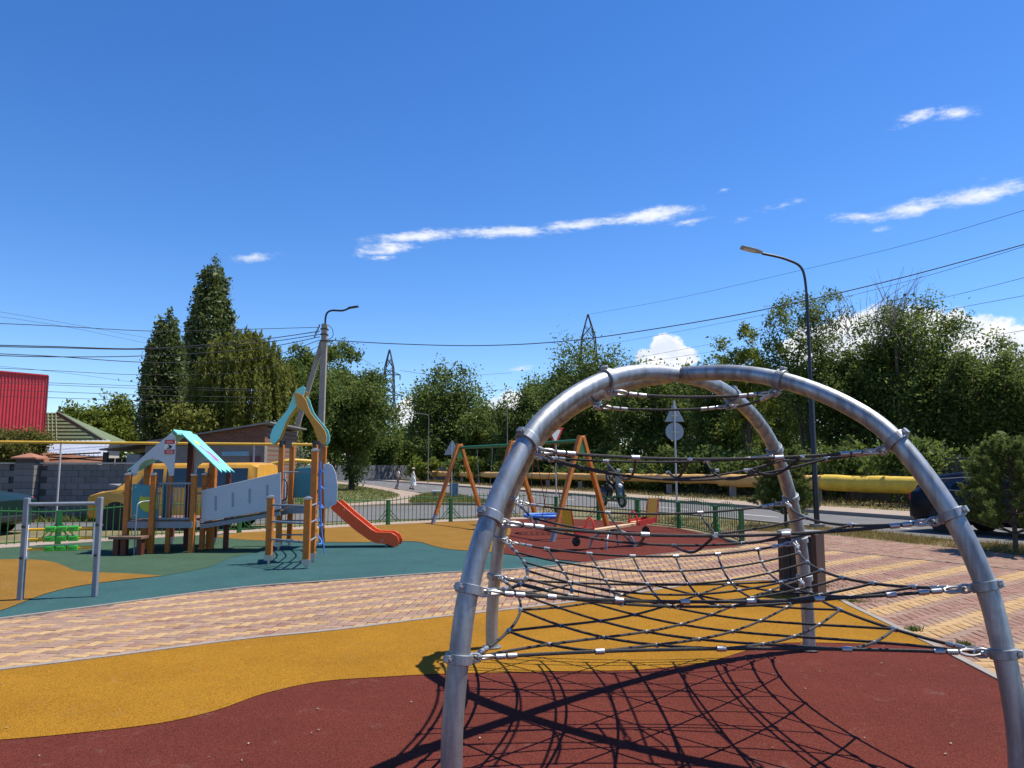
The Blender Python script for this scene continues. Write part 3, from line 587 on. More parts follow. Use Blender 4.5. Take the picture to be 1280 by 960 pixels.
# ================================================================== PLAY STRUCTURE
def play_structure():
    T = thing('play_tower', 'wooden post play structure with house, ramp, onion roof tower and red slide', 'playground', G(300, 690))
    def post(g, top, w=.10, m=WOOD, cap=True, foot=False):
        b = MB(); z0 = .10 if foot else 0.0; b.box((g.x, g.y, (z0 + top) / 2), (w, w, top - z0)); o = b.build('post', m, T, False, .008)
        if cap: c = MB(); c.box((g.x, g.y, top + .01), (w + .012, w + .012, .03)); c.add([(g.x - w * .5, g.y - w * .5, top + .025), (g.x + w * .5, g.y - w * .5, top + .025), (g.x + w * .5, g.y + w * .5, top + .025), (g.x - w * .5, g.y + w * .5, top + .025), (g.x, g.y, top + .05)], [(0, 1, 4), (1, 2, 4), (2, 3, 4), (3, 0, 4)]); c.build('post_cap', ALU, o)
        if foot:
            c = MB(); c.box((g.x, g.y, .11), (w + .02, w + .02, .09)); c.tube([(g.x, g.y, 0), (g.x, g.y, .08)], .025, 10); c.build('post_shoe', ALU, o)
        return o
    V = Vector
    # ---- house
    P0, P1, P2, P3, P4 = V((-7.46, 14.75, 0)), V((-6.93, 14.68, 0)), V((-6.20, 14.80, 0)), V((-6.22, 15.35, 0)), V((-6.40, 16.45, 0))
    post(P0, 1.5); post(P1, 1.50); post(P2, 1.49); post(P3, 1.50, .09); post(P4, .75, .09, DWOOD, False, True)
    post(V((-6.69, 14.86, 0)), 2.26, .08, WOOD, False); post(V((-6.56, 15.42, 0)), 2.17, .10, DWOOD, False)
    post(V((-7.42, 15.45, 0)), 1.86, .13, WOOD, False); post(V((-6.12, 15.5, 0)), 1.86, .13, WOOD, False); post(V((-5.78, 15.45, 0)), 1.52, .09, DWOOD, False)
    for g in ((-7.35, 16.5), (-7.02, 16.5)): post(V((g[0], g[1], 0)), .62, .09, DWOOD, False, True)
    d = MB(); d.box((-6.84, 15.60, .595), (1.28, 1.78, .05)); d.build('platform', mat('brown_deck_board', (.17, .095, .06), .7, 0, .25, 8), T)
    d = MB(); d.box((-6.83, 14.725, .54), (1.32, .035, .12)); d.box((-6.185, 15.62, .54), (.035, 1.74, .12)); d.build('platform_beam', STEEL, T)
    def panel(name, pts, Y, th, m, parent=T, bev=.006):
        return MB().prism([AT(x, y, Y) for x, y in pts], (0, th, 0)).build(name, m, parent, False, bev)
    zz = lambda pts, s, ox, oy: [(x / s + ox, y / s + oy) for x, y in pts]
    tp = panel('front_panel', [(165, 605), (197, 607), (197, 648), (164, 648)], 14.70, .022, TEAL)
    panel('cat_motif', zz([(240, 810), (262, 835), (330, 830), (395, 800), (420, 793), (422, 958), (400, 985), (350, 1010), (280, 1000), (235, 960), (210, 890), (225, 840)], 9.14, 150, 530), 14.692, .006, mat('lemon_motif', (.42, .45, .03), .5), tp)
    gp = panel('gable_panel', zz([(620, 118), (636, 150), (634, 330), (612, 590), (560, 596), (540, 500), (500, 445), (440, 412), (370, 400), (300, 415), (245, 450), (210, 500), (195, 575), (160, 600), (130, 590), (120, 560), (130, 510), (230, 400), (330, 310), (440, 215), (560, 125), (590, 112)], 9.14, 150, 530), 14.78, .022, PANEL)
    s = panel('camera_notice', zz([(512, 180), (630, 178), (618, 346), (505, 346)], 9.14, 150, 530), 14.772, .005, WHITE, gp, 0)
    panel('notice_band', zz([(513, 181), (629, 179), (627, 227), (511, 228)], 9.14, 150, 530), 14.766, .003, RED, s, 0); panel('notice_band', zz([(508, 292), (622, 290), (617, 345), (506, 345)], 9.14, 150, 530), 14.766, .003, RED, s, 0)
    for yy in (196, 208, 306, 318, 330):
        panel('notice_text', zz([(530, yy), (605, yy - 1), (605, yy + 5), (530, yy + 6)], 9.14, 150, 530), 14.763, .002, mat('notice_pink', (.7, .4, .4), .5), s, 0)
    panel('camera_symbol', zz([(545, 240), (560, 236), (590, 252), (600, 262), (582, 270), (578, 282), (535, 283), (533, 272), (565, 266), (560, 258)], 9.14, 150, 530), 14.765, .003, BLACK, s, 0)
    panel('back_gable_panel', zz([(815, 205), (1030, 415), (1010, 418), (950, 438), (895, 475), (872, 525), (862, 570), (800, 570), (800, 240)], 9.14, 150, 530), 15.47, .022, PANEL)
    # roof slabs with notched eaves
    def roof(x0, z0, x1, z1, y0, y1, m):
        n = 3; pts = [V((x0, y0, z0))]
        for i in range(n * 2 + 1):
            k = i / (n * 2); cut = .0 if i % 2 == 0 else .09; pts.append(V((x1 - (x1 - x0) * cut, y0 + (y1 - y0) * k, z1 - (z1 - z0) * cut)))
        pts.append(V((x0, y1, z0))); nrm = V((z0 - z1, 0, x1 - x0)).normalized()
        if nrm.z < 0: nrm = -nrm
        return MB().prism(pts, nrm * .022).build('roof_panel', m, T, False, .003), nrm
    rp, nn = roof(-6.50, 2.30, -5.67, 1.53, 14.78, 15.46, MINT)
    roof(-6.62, 2.36, -7.52, 1.56, 14.80, 15.46, MINT)
    rd = MB(); rd.prism([V((-6.62, 14.70, 2.35)), V((-6.54, 14.70, 2.28)), V((-6.54, 15.5, 2.28)), V((-6.62, 15.5, 2.35))], (.0, 0, .03)); rd.build('ridge_cap', MINT, T)
    ux = V((.83, 0, -.77)).normalized(); base = V((-6.50, 14.78, 2.30)) + nn * .024
    def on(a, b): return base + ux * a + V((0, b, 0))
    def decal(name, poly, m): MB().prism([on(a, b) for a, b in poly], nn * .003).build(name, m, rp)
    cir = lambda a, b, r, n=14: [(a + r * math.cos(6.283 * i / n), b + r * math.sin(6.283 * i / n)) for i in range(n)]
    decal('sun_motif', cir(.28, .24, .07), mat('motif_yellow', (.62, .6, .04), .5)); PUR = mat('motif_purple', (.35, .17, .5), .5); PNK = mat('motif_pink', (.55, .06, .2), .5)
    decal('figure_motif', [(.36, .2), (.5, .26), (.62, .30), (.75, .26), (.9, .34), (.76, .36), (.62, .38), (.48, .34), (.35, .30)], PUR)
    for q in range(3): decal('stripe_motif', [(.5 + q * .1, .36), (.66 + q * .1, .42 + q * .02), (.68 + q * .1, .46 + q * .02), (.51 + q * .1, .40)], PNK)
    # railing between P1 and P2, inner grab handles
    rl = MB(); rl.box((-6.56, 14.74, 1.335), (.66, .03, .035)); rl.box((-6.56, 14.74, .66), (.66, .03, .03)); rl.build('guard_rail', STEEL, T)
    for i in range(9): b = MB(); b.tube([(-6.84 + i * .07, 14.74, .66), (-6.84 + i * .07, 14.74, 1.33)], .008, 6); b.build('baluster', STEEL, T)
    for x, y in ((-6.72, 14.9), (-6.42, 15.3)):
        MB().tube(catmull([(x, y, .78), (x + .07, y - .03, .84), (x + .07, y - .03, 1.12), (x, y, 1.18)], 5), .014, 8).build('grab_handle', ALU, T, True)
    sp = MB(); sp.prism([V((-6.88, 14.95, .65)), V((-6.7, 14.95, .65)), V((-6.7, 14.95, 1.32)), V((-6.88, 14.95, 1.32))], (0, .02, 0)); sp.build('side_panel', TEAL, T)
    # step
    st = MB(); st.box((-7.22, 14.42, .33), (.62, .34, .05)); st.build('step', mat('brown_deck_board', (.17, .095, .06)), T, False, .005)
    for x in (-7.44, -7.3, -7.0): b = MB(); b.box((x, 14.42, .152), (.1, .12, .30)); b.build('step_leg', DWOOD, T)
    MB().tube(catmull([(-7.08, 14.36, .02), (-7.08, 14.36, .8), (-7.06, 14.40, .97), (-6.98, 14.6, 1.0), (-6.95, 14.65, 1.0)], 5), .015, 8).build('hand_rail', STEEL, T, True)
    # ---- ramp
    for Y in (14.92, 15.62):
        rpn = panel('ramp_panel', [(251.5, 613), (351, 590.5), (351, 636), (251.5, 652.5)] if Y < 15 else [(262, 611), (357, 590.5), (357, 634), (262, 649.5)], Y, .02, PANEL)
        if Y < 15:
            for x, y in ((269.5, 620), (291, 615.5), (312, 611), (334, 606)):
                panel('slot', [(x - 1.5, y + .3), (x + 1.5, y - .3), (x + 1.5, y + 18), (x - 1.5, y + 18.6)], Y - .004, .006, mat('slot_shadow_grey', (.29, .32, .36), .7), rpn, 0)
    a, b = AT(251.5, 653.5, 14.95), AT(351, 637, 14.95)
    MB().prism([a, b, b + V((0, .68, 0)), a + V((0, .68, 0))], (0, 0, -.03)).build('ramp_deck', mat('brown_deck_board', (.17, .095, .06)), T)
    q = MB()
    for Y in (14.915, 15.645): q.beam(V((a.x, Y, a.z - .075)), V((b.x, Y, b.z - .075)), .03, .08)
    q.build('ramp_beam', STEEL, T); q = MB(); q.beam(V((a.x, 14.90, a.z - .015)), V((b.x, 14.90, b.z - .015)), .015, .03); q.build('ramp_trim', DARKM, T)
    # ---- tower
    T1, T2, T4, T5 = V((-4.70, 15.40, 0)), V((-4.70, 16.15, 0)), V((-4.02, 15.40, 0)), V((-4.02, 16.15, 0))
    for g in (T1, T2, T4, T5): post(g, 2.10, .10, WOOD, False, True)
    d = MB(); d.box((-4.36, 15.78, .84), (.72, .80, .05)); d.build('platform', mat('brown_deck_board', (.17, .095, .06)), T); d = MB(); d.box((-4.36, 15.36, .78), (.74, .03, .12)); d.build('platform_beam', STEEL, T)
    panel('back_panel', [(364, 586), (391, 584), (391, 622), (364, 622)], 16.2, .022, TEAL)
    b = MB(); b.tube([(-4.7, 15.38, 1.55), (-4.02, 15.38, 1.55)], .014, 8); b.build('cross_bar', STEEL, T)
    MB().tube(catmull([(-4.63, 15.36, .98), (-4.55, 15.33, 1.04), (-4.55, 15.33, 1.34), (-4.63, 15.36, 1.40)], 5), .014, 8).build('grab_handle', DARKM, T, True)
    zo = zz([(310, 185), (322, 174), (345, 170), (390, 192), (430, 245), (450, 310), (475, 370), (520, 430), (575, 490), (615, 545), (634, 605), (628, 660), (602, 690), (575, 668), (545, 640), (525, 585), (495, 505), (460, 440), (420, 385), (385, 342), (345, 322), (325, 262)], 8, 330, 470)
    base_ = [AT(x, y, 15.4) for x, y in zo]; cx = -4.36
    for (Y, mir, m, dz) in ((15.33, 1, OCHREP, 0), (15.40, -1, MINT, .14), (15.55, -1, OCHREP, .06), (15.62, 1, MINT, .02)):
        pts = [V((cx + (p.x - cx) * mir, Y, 2.06 + (p.z - 2.06) * (1 + dz * .9))) for p in base_]
        MB().prism(pts, (0, .028, 0)).build('roof_petal', m, T, False, .004)
    for g in (T1, T2, T4, T5): b = MB(); b.box((g.x, min(g.y - .03, 15.75), 2.12), (.06, .08 if g.y < 15.5 else .5, .14)); b.build('bracket', DARKM, T)
    # slide
    so_ = zz([(595, 478), (645, 413), (690, 450), (780, 530), (870, 602), (930, 650), (965, 668), (1080, 670), (1128, 700), (1147, 745), (1135, 782), (1095, 786), (1060, 766), (955, 757), (900, 730), (800, 660), (700, 575)], 6.4, 320, 560)
    side = [AT(x, y, 15.78) for x, y in so_]; mz = min(p.z for p in side)
    for p in side: p.z += .02 - mz
    sl = MB().prism(side, (0, .03, 0)); s1 = sl.build('slide_side', SLIDE, T, True, .006); sl = MB().prism([p + V((0, .47, 0)) for p in side], (0, .03, 0)); sl.build('slide_side', SLIDE, T, True, .006)
    bed = [AT(x, y, 15.78) + V((0, .03, .02 - mz)) for x, y in zz([(600, 478), (660, 500), (780, 600), (900, 690), (955, 722), (1080, 725), (1120, 745)], 6.4, 320, 560)]
    q = MB(); n = len(bed); q.add([p for p in bed] + [p + V((0, .44, 0)) for p in bed], [(i, i + 1, n + i + 1, n + i) for i in range(n - 1)]); q.build('slide_chute', mat('slide_steel', (.55, .55, .55), .3, .9), T, True)
    e = AT(483, 681, 15.9); q = MB(); q.tube([(e.x, 15.9, 0), (e.x, 15.9, .12)], .03, 8); q.tube([(e.x, 16.2, 0), (e.x, 16.2, .12)], .03, 8); q.build('slide_foot', STEEL, T)
    for Y in (15.44, 16.2): panel('slide_entry_panel', zz([(538, 132), (575, 120), (610, 140), (638, 200), (652, 300), (648, 420), (636, 452), (590, 470), (545, 480)], 6.4, 320, 560), Y, .022, PANEL)
    bolt = MB().disc((0, 0, 0), (0, 1, 0), .014, .016, 8).mesh('bolt_head'); bolt.materials.append(ALU)
    for (px, py, Y) in ((170, 609, 14.69), (193, 611, 14.69), (169, 644, 14.69), (193, 644, 14.69), (168, 592, 14.775), (214, 590, 14.775), (216, 548, 14.775), (190, 572, 14.775), (256, 616, 14.915), (256, 648, 14.915), (346, 596, 14.915), (346, 632, 14.915), (300, 625, 14.915), (413, 628.5, 15.435), (407, 585, 15.435), (476, 677, 15.775), (478.5, 675, 15.775), (430, 637, 15.775), (352, 681, 15.34), (398, 681, 15.34), (404, 548, 15.325), (372, 500, 15.325)):
        p = AT(px, py, Y); piece('bolt_head', bolt, T, p)
    # ladder posts, rungs and rope net
    L1, L2, T3 = G(335.6, 705), G(382.5, 711), G(390, 702.5)
    post(L1, 1.12, .105, WOOD, True, True); post(L2, 1.12, .105, WOOD, True, True); post(T3, 1.93, .105, WOOD, True, True)
    for z in (.42, .72, 1.0):
        b = MB(); b.tube([L1 + V((0, 0, z)), L2 + V((.04, -.02, z))], .018, 8); b.build('rung', STEEL, T, True)
        b = MB(); b.tube([L2 + V((0, 0, z)), T3 + V((.05, 0, z))], .018, 8); b.build('rung', STEEL, T, True)
    for z in (.3, .58): b = MB(); b.tube([V((-4.7, 15.35, z)), V((-4.02, 15.35, z))], .016, 8); b.build('rung', STEEL, T, True)
    A, B = T3, T4
    for i in range(4):
        f0 = i / 3; p = A.lerp(B, .08 + f0 * .84); b = MB(); b.tube(catmull([p + V((.22, 0, .12)), p + V((.14, 0, .7)), p + V((.10, 0, 1.75))], 5), .012, 6); b.build('net_rope', BLUE, T, True)
    for z in (.3, .62, .95, 1.3, 1.6): b = MB(); b.tube(catmull([A + V((.10, 0, z)), A.lerp(B, .5) + V((.18, 0, z - .06)), B + V((.10, 0, z))], 6), .014, 6); b.build('net_rope', BLUE, T, True)
    b = MB(); b.prism([A + V((.04, .06, 1.2)), A + V((.04, .06, 1.86)), A.lerp(B, .3) + V((.04, 0, 1.86)), A.lerp(B, .3) + V((.04, 0, 1.45))], (.02, 0, 0)); b.build('net_head_panel', TEAL, T)
    return T
play_structure()

# ================================================================== ABACUS FRAME
def abacus():
    A, B = G(25, 751), G(118, 746); T = thing('abacus_frame', 'grey steel abacus play frame with yellow rods and green beads', 'play panel', (A + B) / 2)
    V = Vector; D = (B - A); u = D.normalized()
    for g in (A, B):
        b = MB(); b.beam(g, g + V((0, 0, 1.25)), .062, .062, (0, 1, 0)); p = b.build('post', STEEL, T, False, .01)
        b = MB(); b.beam(g + u * (.035 if g is A else -.035) + V((0, 0, .5)), g + u * (.035 if g is A else -.035) + V((0, 0, .92)), .02, .05); b.build('side_plate', WHITE, p)
        for z in (.52, .9): b = MB(); b.disc(g + V((0, -.04, z)), (0, 1, 0), .018, .03, 8); b.build('bolt', DARKM, p)
    b = MB(); b.tube([A + u * .03 + V((0, 0, 1.17)), B - u * .03 + V((0, 0, 1.17))], .024, 12); b.build('top_rail', STEEL, T, True)
    bead = MB()
    L = D.length
    for z in (.62, .74, .86):
        b = MB(); b.tube([A + u * .03 + V((0, 0, z)), B - u * .03 + V((0, 0, z))], .019, 10); b.build('rod', YEL, T, True)
        for i in range(3):
            c = A + u * (L * (.345 + .157 * i)) + V((0, 0, z)); q = MB(); an = math.atan2(u.y, u.x)
            q.box(c, (.118, .09, .068), an); o = q.build('bead', LIME, T, False, .012)
            q = MB(); q.box(c + V((0, -.048, .0)), (.045, .006, .012), an); q.box(c + V((-.01, -.048, 0)), (.012, .006, .045), an); q.build('bead_mark', GREEN, o)
abacus()

# ================================================================== SWING SET
V = Vector
def swing():
    T = thing('swing_set', 'orange wooden double swing frame with green beam beside the green fence', 'swing', (0, 21, 0))
    ap = [V((-1.62, 23.3, 2.33)), V((.02, 20.75, 2.33)), V((1.62, 17.62, 2.33))]; h = V((.73, .70, 0))
    for i, a in enumerate(ap):
        g = V((a.x, a.y, 0))
        for s in (-1, 1):
            f = g + h * s; top = a + h * s * .06; t = (top - f)
            b = MB(); b.beam(f + t * .12, top + t * .02, .10, .10, (0, 0, 1)); lg = b.build('leg', WOOD, T, False, .008)
            b = MB(); b.beam(f, f + t * .14, .085, .085); b.build('leg_shoe', STEEL, lg)
        pl = MB(); d = h.normalized(); pl.prism([a + d * .06 + V((0, 0, .02)), a - d * .06 + V((0, 0, .02)), a - d * .2 + V((0, 0, -.36)), a + d * .2 + V((0, 0, -.36))], (ap[2] - ap[0]).normalized() * .03); pl.build('gusset_plate', GREEN, T)
    for i in range(2):
        b = MB(); b.tube([ap[i] + V((0, 0, -.06)), ap[i + 1] + V((0, 0, -.06))], .045, 12); b.build('beam', GREEN, T, True)
    u = (ap[1] - ap[0]).normalized(); m = (ap[0] + ap[1]) / 2
    for s in (-1, 1):
        b = MB(); b.tube([m + u * .45 * s + V((0, 0, -.1)), m + u * .22 * s + V((0, 0, -1.82))], .007, 5); b.build('chain', STEEL, T)
    b = MB(); b.box((m.x, m.y, .5), (.5, .2, .03), math.atan2(u.y, u.x)); b.build('swing_seat', YEL, T, False, .008)
    # nest swing
    u = (ap[2] - ap[1]).normalized(); m = (ap[1] + ap[2]) / 2; c = V((m.x, m.y, .45))
    q = MB(); q.ring(c, (0, 0, 1), .5, .5, .045, 32, 10); ns = q.build('nest_ring', BLUE, T, True)
    for i in range(-3, 4):
        w = math.sqrt(max(0, .25 - (i * .14) ** 2))
        for ax in (0, 1):
            pts = [c + (V((-w, i * .14, 0)) if ax else V((i * .14, -w, 0))), c + (V((0, i * .14, -.09)) if ax else V((i * .14, 0, -.09))), c + (V((w, i * .14, 0)) if ax else V((i * .14, w, 0)))]
            q = MB(); q.tube(catmull(pts, 4), .009, 5); q.build('nest_cord', CABLE, ns)
    for s in (-1, 1):
        for k in (-1, 1):
            q = MB(); q.tube([m + u * .5 * s + V((0, 0, -.1)), c + u * .36 * s + h.normalized() * .34 * k], .009, 5); q.build('swing_rope', mat('red_brown_rope', (.16, .03, .02), .8), T)
swing()

# ================================================================== SEESAW
def seesaw():
    L, Rr = V((1.17, 15.1, .34)), V((2.92, 16.15, .50)); c = (L + Rr) / 2
    T = thing('seesaw', 'seesaw with yellow backrests, red handles and tyre bumpers on maroon rubber', 'seesaw', (c.x, c.y, 0))
    u = (Rr - L).normalized(); w = V((-u.y, u.x, 0)).normalized()
    b = MB(); b.beam(L - u * .05, Rr + u * .05, .16, .05, (0, 0, 1)); b.build('board', mat('pale_board', (.62, .40, .22), .6, 0, .2, 9), T, False, .006)
    q = MB()
    for s in (-.28, .28):
        for k in (-1, 1):
            p = c + u * s * .25; pts = [V((p.x, p.y, c.z - .06)) + w * .02 * k, V((p.x, p.y, c.z - .09)) + w * .12 * k + u * s * .4, V((p.x, p.y, .2)) + w * .24 * k + u * s * .9, V((p.x, p.y, 0)) + w * .26 * k + u * s * 1.05]
            q = MB(); q.tube(catmull(pts, 5), .022, 8); q.build('pivot_leg', STEEL, T, True)
    q = MB(); q.tube([c - w * .1 + V((0, 0, -.05)), c + w * .1 + V((0, 0, -.05))], .035, 10); q.build('pivot', DARKM, T)
    for e, s in ((L, -1), (Rr, 1)):
        q = MB(); q.beam(e - u * .22 * -s * 0 + u * s * -.02 + V((0, 0, .03)), e + u * s * -.42 + V((0, 0, .03)), .30, .03); st = q.build('seat', mat('pale_board', (.62, .40, .22)), T, False, .006)
        for k in (-1, 1):
            q = MB(); q.beam(e + u * s * .04 + w * .16 * k + V((0, 0, .05)), e + u * s * -.44 + w * .16 * k + V((0, 0, .03)), .025, .11); q.build('side_plate', RED, st)
        bp_ = e + u * s * .03; q = MB(); q.prism([bp_ - w * .16 + V((0, 0, .03)), bp_ + w * .16 + V((0, 0, .03)), bp_ + w * .15 + u * s * .07 + V((0, 0, .45)), bp_ + w * .08 + u * s * .08 + V((0, 0, .49)), bp_ - w * .15 + u * s * .08 + V((0, 0, .49))], u * s * .025); br = q.build('backrest', YEL, T, False, .006)
        q = MB(); q.tube([bp_ - w * .17 + V((0, 0, .03)), bp_ - w * .16 + u * s * .075 + V((0, 0, .49))], .014, 6); q.tube([bp_ + w * .17 + V((0, 0, .03)), bp_ + w * .16 + u * s * .075 + V((0, 0, .47))], .014, 6); q.build('backrest_edge', RED, br)
        hp = e - u * s * .46; q = MB(); pts = [hp + w * .13 * math.cos(a) + V((0, 0, .08 + .18 * math.sin(a))) for a in [math.pi * i / 10 for i in range(11)]]
        q.tube([pts[0] - V((0, 0, .08))] + pts + [pts[-1] - V((0, 0, .08))], .02, 8); q.build('handle', RED, T, True)
        for k in (.02,):
            q = MB(); tc = V((e.x, e.y, max(.12, e.z - .17))) - u * s * (.1 + k); q.ring(tc, u if False else w, .050, .050, .044, 20, 8); q.build('tyre_bumper', BLACK, T, True)
seesaw()

# ================================================================== LITTER BIN
def bin_():
    g = G(1004, 744); T = thing('litter_bin', 'dark litter bin with brown slats behind the climbing dome', 'bin', g); a = R(-38)
    M_ = Matrix.Rotation(a, 3, 'Z')
    def b(name, c, s, m, bev=.004): return MB().box(g + M_ @ V(c), s, a).build(name, m, T, False, bev)
    b('liner', (0, 0, .38), (.36, .30, .70), BLACK); b('base_plate', (0, 0, .015), (.42, .36, .03), DARKM); b('lid', (0, 0, .80), (.48, .40, .035), mat('grey_lid', (.22, .22, .22), .5))
    SL = mat('brown_slat', (.040, .015, .012), .6, 0, .25, 12)
    for s in (-1, 1):
        b('side_board', (s * .215, 0, .40), (.05, .36, .76), SL)
        b('corner_post', (s * .19, -.16, .40), (.03, .03, .78), DARKM); b('corner_post', (s * .19, .16, .40), (.03, .03, .78), DARKM)
    for i in range(4): b('front_slat', (-.135 + i * .09, -.168, .38), (.082, .02, .66), BLACK)
bin_()

# ================================================================== FENCE
def fence():
    T = thing('picket_fence', 'low green metal picket fence with wavy top around the rubber playground', 'fence', (0, 24, 0))
    pk = MB(); pk.tube([(0, 0, 0), (0, 0, 1)], .0095, 6); pm = pk.mesh('picket'); pm.materials.append(GREEN)
    def fpost(p, ang):
        b = MB(); b.box((p.x, p.y, .36), (.10, .10, .72), ang); o = b.build('fence_post', GREEN, T, False, .006)
        return o
    for i in range(len(FENCE) - 1):
        a, b = FENCE[i], FENCE[i + 1]; L = (b - a).length; u = (b - a).normalized(); ang = math.atan2(u.y, u.x); po = fpost(a, ang)
        n = max(6, int(L / .135)); top = []
        wave = lambda t: .70 + .085 * math.sin(math.pi * t) ** 2
        for k in range(25): top.append(a + u * (L * k / 24) + V((0, 0, wave(k / 24))))
        MB().tube(top, .013, 6).build('top_rail', GREEN, T, True)
        MB().tube([a + V((0, 0, .10)), b + V((0, 0, .10))], .012, 6).build('bottom_rail', GREEN, T, True)
        for k in range(1, n):
            t = k / n; p = a + u * L * t; piece('picket', pm, T, (p.x, p.y, .06), (0, 0, 0), (1, 1, wave(t) + .02))
        for s, e in ((1, a), (-1, b)):
            for q in (.32, .44):
                MB().tube([e + u * s * .05 + V((0, 0, q)), e + u * s * q * .85 + V((0, 0, .10))], .012, 6).build('corner_brace', GREEN if s > 0 else GREEN, T)
    fpost(FENCE[-1], 0)
fence()

# ================================================================== YARD BUILDINGS ON THE LEFT
def block_wall():
    T = thing('block_wall', 'grey concrete block yard wall with capped pillar behind the fence', 'wall', (-15, 24, 0))
    BM = mat('concrete_block', (.155, .15, .145), .9, 0, .22, 5, .4, 40, rnd=.16, dirt=.25)
    MB().box((-15.1, 24.10, .86), (8.0, .15, 1.72)).build('mortar_core', mat('mortar', (.07, .068, .066), .95), T)
    me = MB().box((0, 0, .093), (.385, .05, .186)).mesh('block'); me.materials.append(BM); hm = MB().box((0, 0, .093), (.19, .05, .186)).mesh('block'); hm.materials.append(BM)
    rows = 9
    for r_ in range(rows):
        x = -19.1 + (.2 if r_ % 2 else 0)
        while x < -11.3:
            if not (-15.75 < x + .2 < -14.85): piece('block', me, T, (x + .2, 24.0 + random.uniform(-.006, .006), r_ * .197), (0, 0, random.gauss(0, .004)))
            x += .398
    b = MB(); b.box((-13.2, 24.06, 1.80), (3.5, .26, .05)); b.build('coping', mat('pale_coping', (.45, .40, .33), .9, 0, .15), T); b = MB(); b.box((-17.4, 24.06, 1.80), (3.4, .26, .05)); b.build('coping', mat('pale_coping', (.45, .40, .33)), T)
    P = MB(); P.box((-15.30, 23.98, .96), (.58, .46, 1.92)); pl = P.build('pillar', mat('mortar', (.12, .118, .115)), T)
    pb = MB().box((0, 0, .094), (.61, .49, .188)).mesh('pillar_block'); pb.materials.append(BM)
    for r_ in range(9): piece('pillar_block', pb, pl, (-15.30, 23.98, r_ * .202 + .004), (0, 0, random.gauss(0, .006)))
    c = MB(); z = 1.93; x, y = -15.30, 23.98; c.add([(x - .4, y - .34, z), (x + .4, y - .34, z), (x + .4, y + .34, z), (x - .4, y + .34, z), (x - .4, y - .34, z + .05), (x + .4, y - .34, z + .05), (x + .4, y + .34, z + .05), (x - .4, y + .34, z + .05), (x, y, z + .2)], [(3, 2, 1, 0), (0, 1, 5, 4), (1, 2, 6, 5), (2, 3, 7, 6), (3, 0, 4, 7), (4, 5, 8), (5, 6, 8), (6, 7, 8), (7, 4, 8)])
    c.build('pillar_cap', mat('terracotta_cap', (.30, .13, .08), .85), T)
block_wall()

def brick_mat():
    m = bpy.data.materials.new('old_brickwork'); m.use_nodes = True; nt = m.node_tree; N = nt.nodes.new; L = nt.links.new; p = nt.nodes['Principled BSDF']; p.inputs['Roughness'].default_value = .9
    tc = N('ShaderNodeTexCoord'); mp = N('ShaderNodeMapping'); mp.inputs['Rotation'].default_value = (math.pi / 2, 0, 0); L(tc.outputs['Object'], mp.inputs[0])
    b = N('ShaderNodeTexBrick'); b.inputs['Scale'].default_value = 1; b.inputs['Brick Width'].default_value = .26; b.inputs['Row Height'].default_value = .08; b.inputs['Mortar Size'].default_value = .008
    b.inputs['Color1'].default_value = (.19, .068, .035, 1); b.inputs['Color2'].default_value = (.11, .045, .028, 1); b.inputs['Mortar'].default_value = (.14, .115, .09, 1); L(mp.outputs[0], b.inputs[0]); L(b.outputs[0], p.inputs[0])
    bm_ = N('ShaderNodeBump'); bm_.inputs['Strength'].default_value = .5; bm_.inputs['Distance'].default_value = .01; bm_.invert = True; L(b.outputs['Fac'], bm_.inputs['Height']); L(bm_.outputs[0], p.inputs['Normal']); return m
BRK = brick_mat()
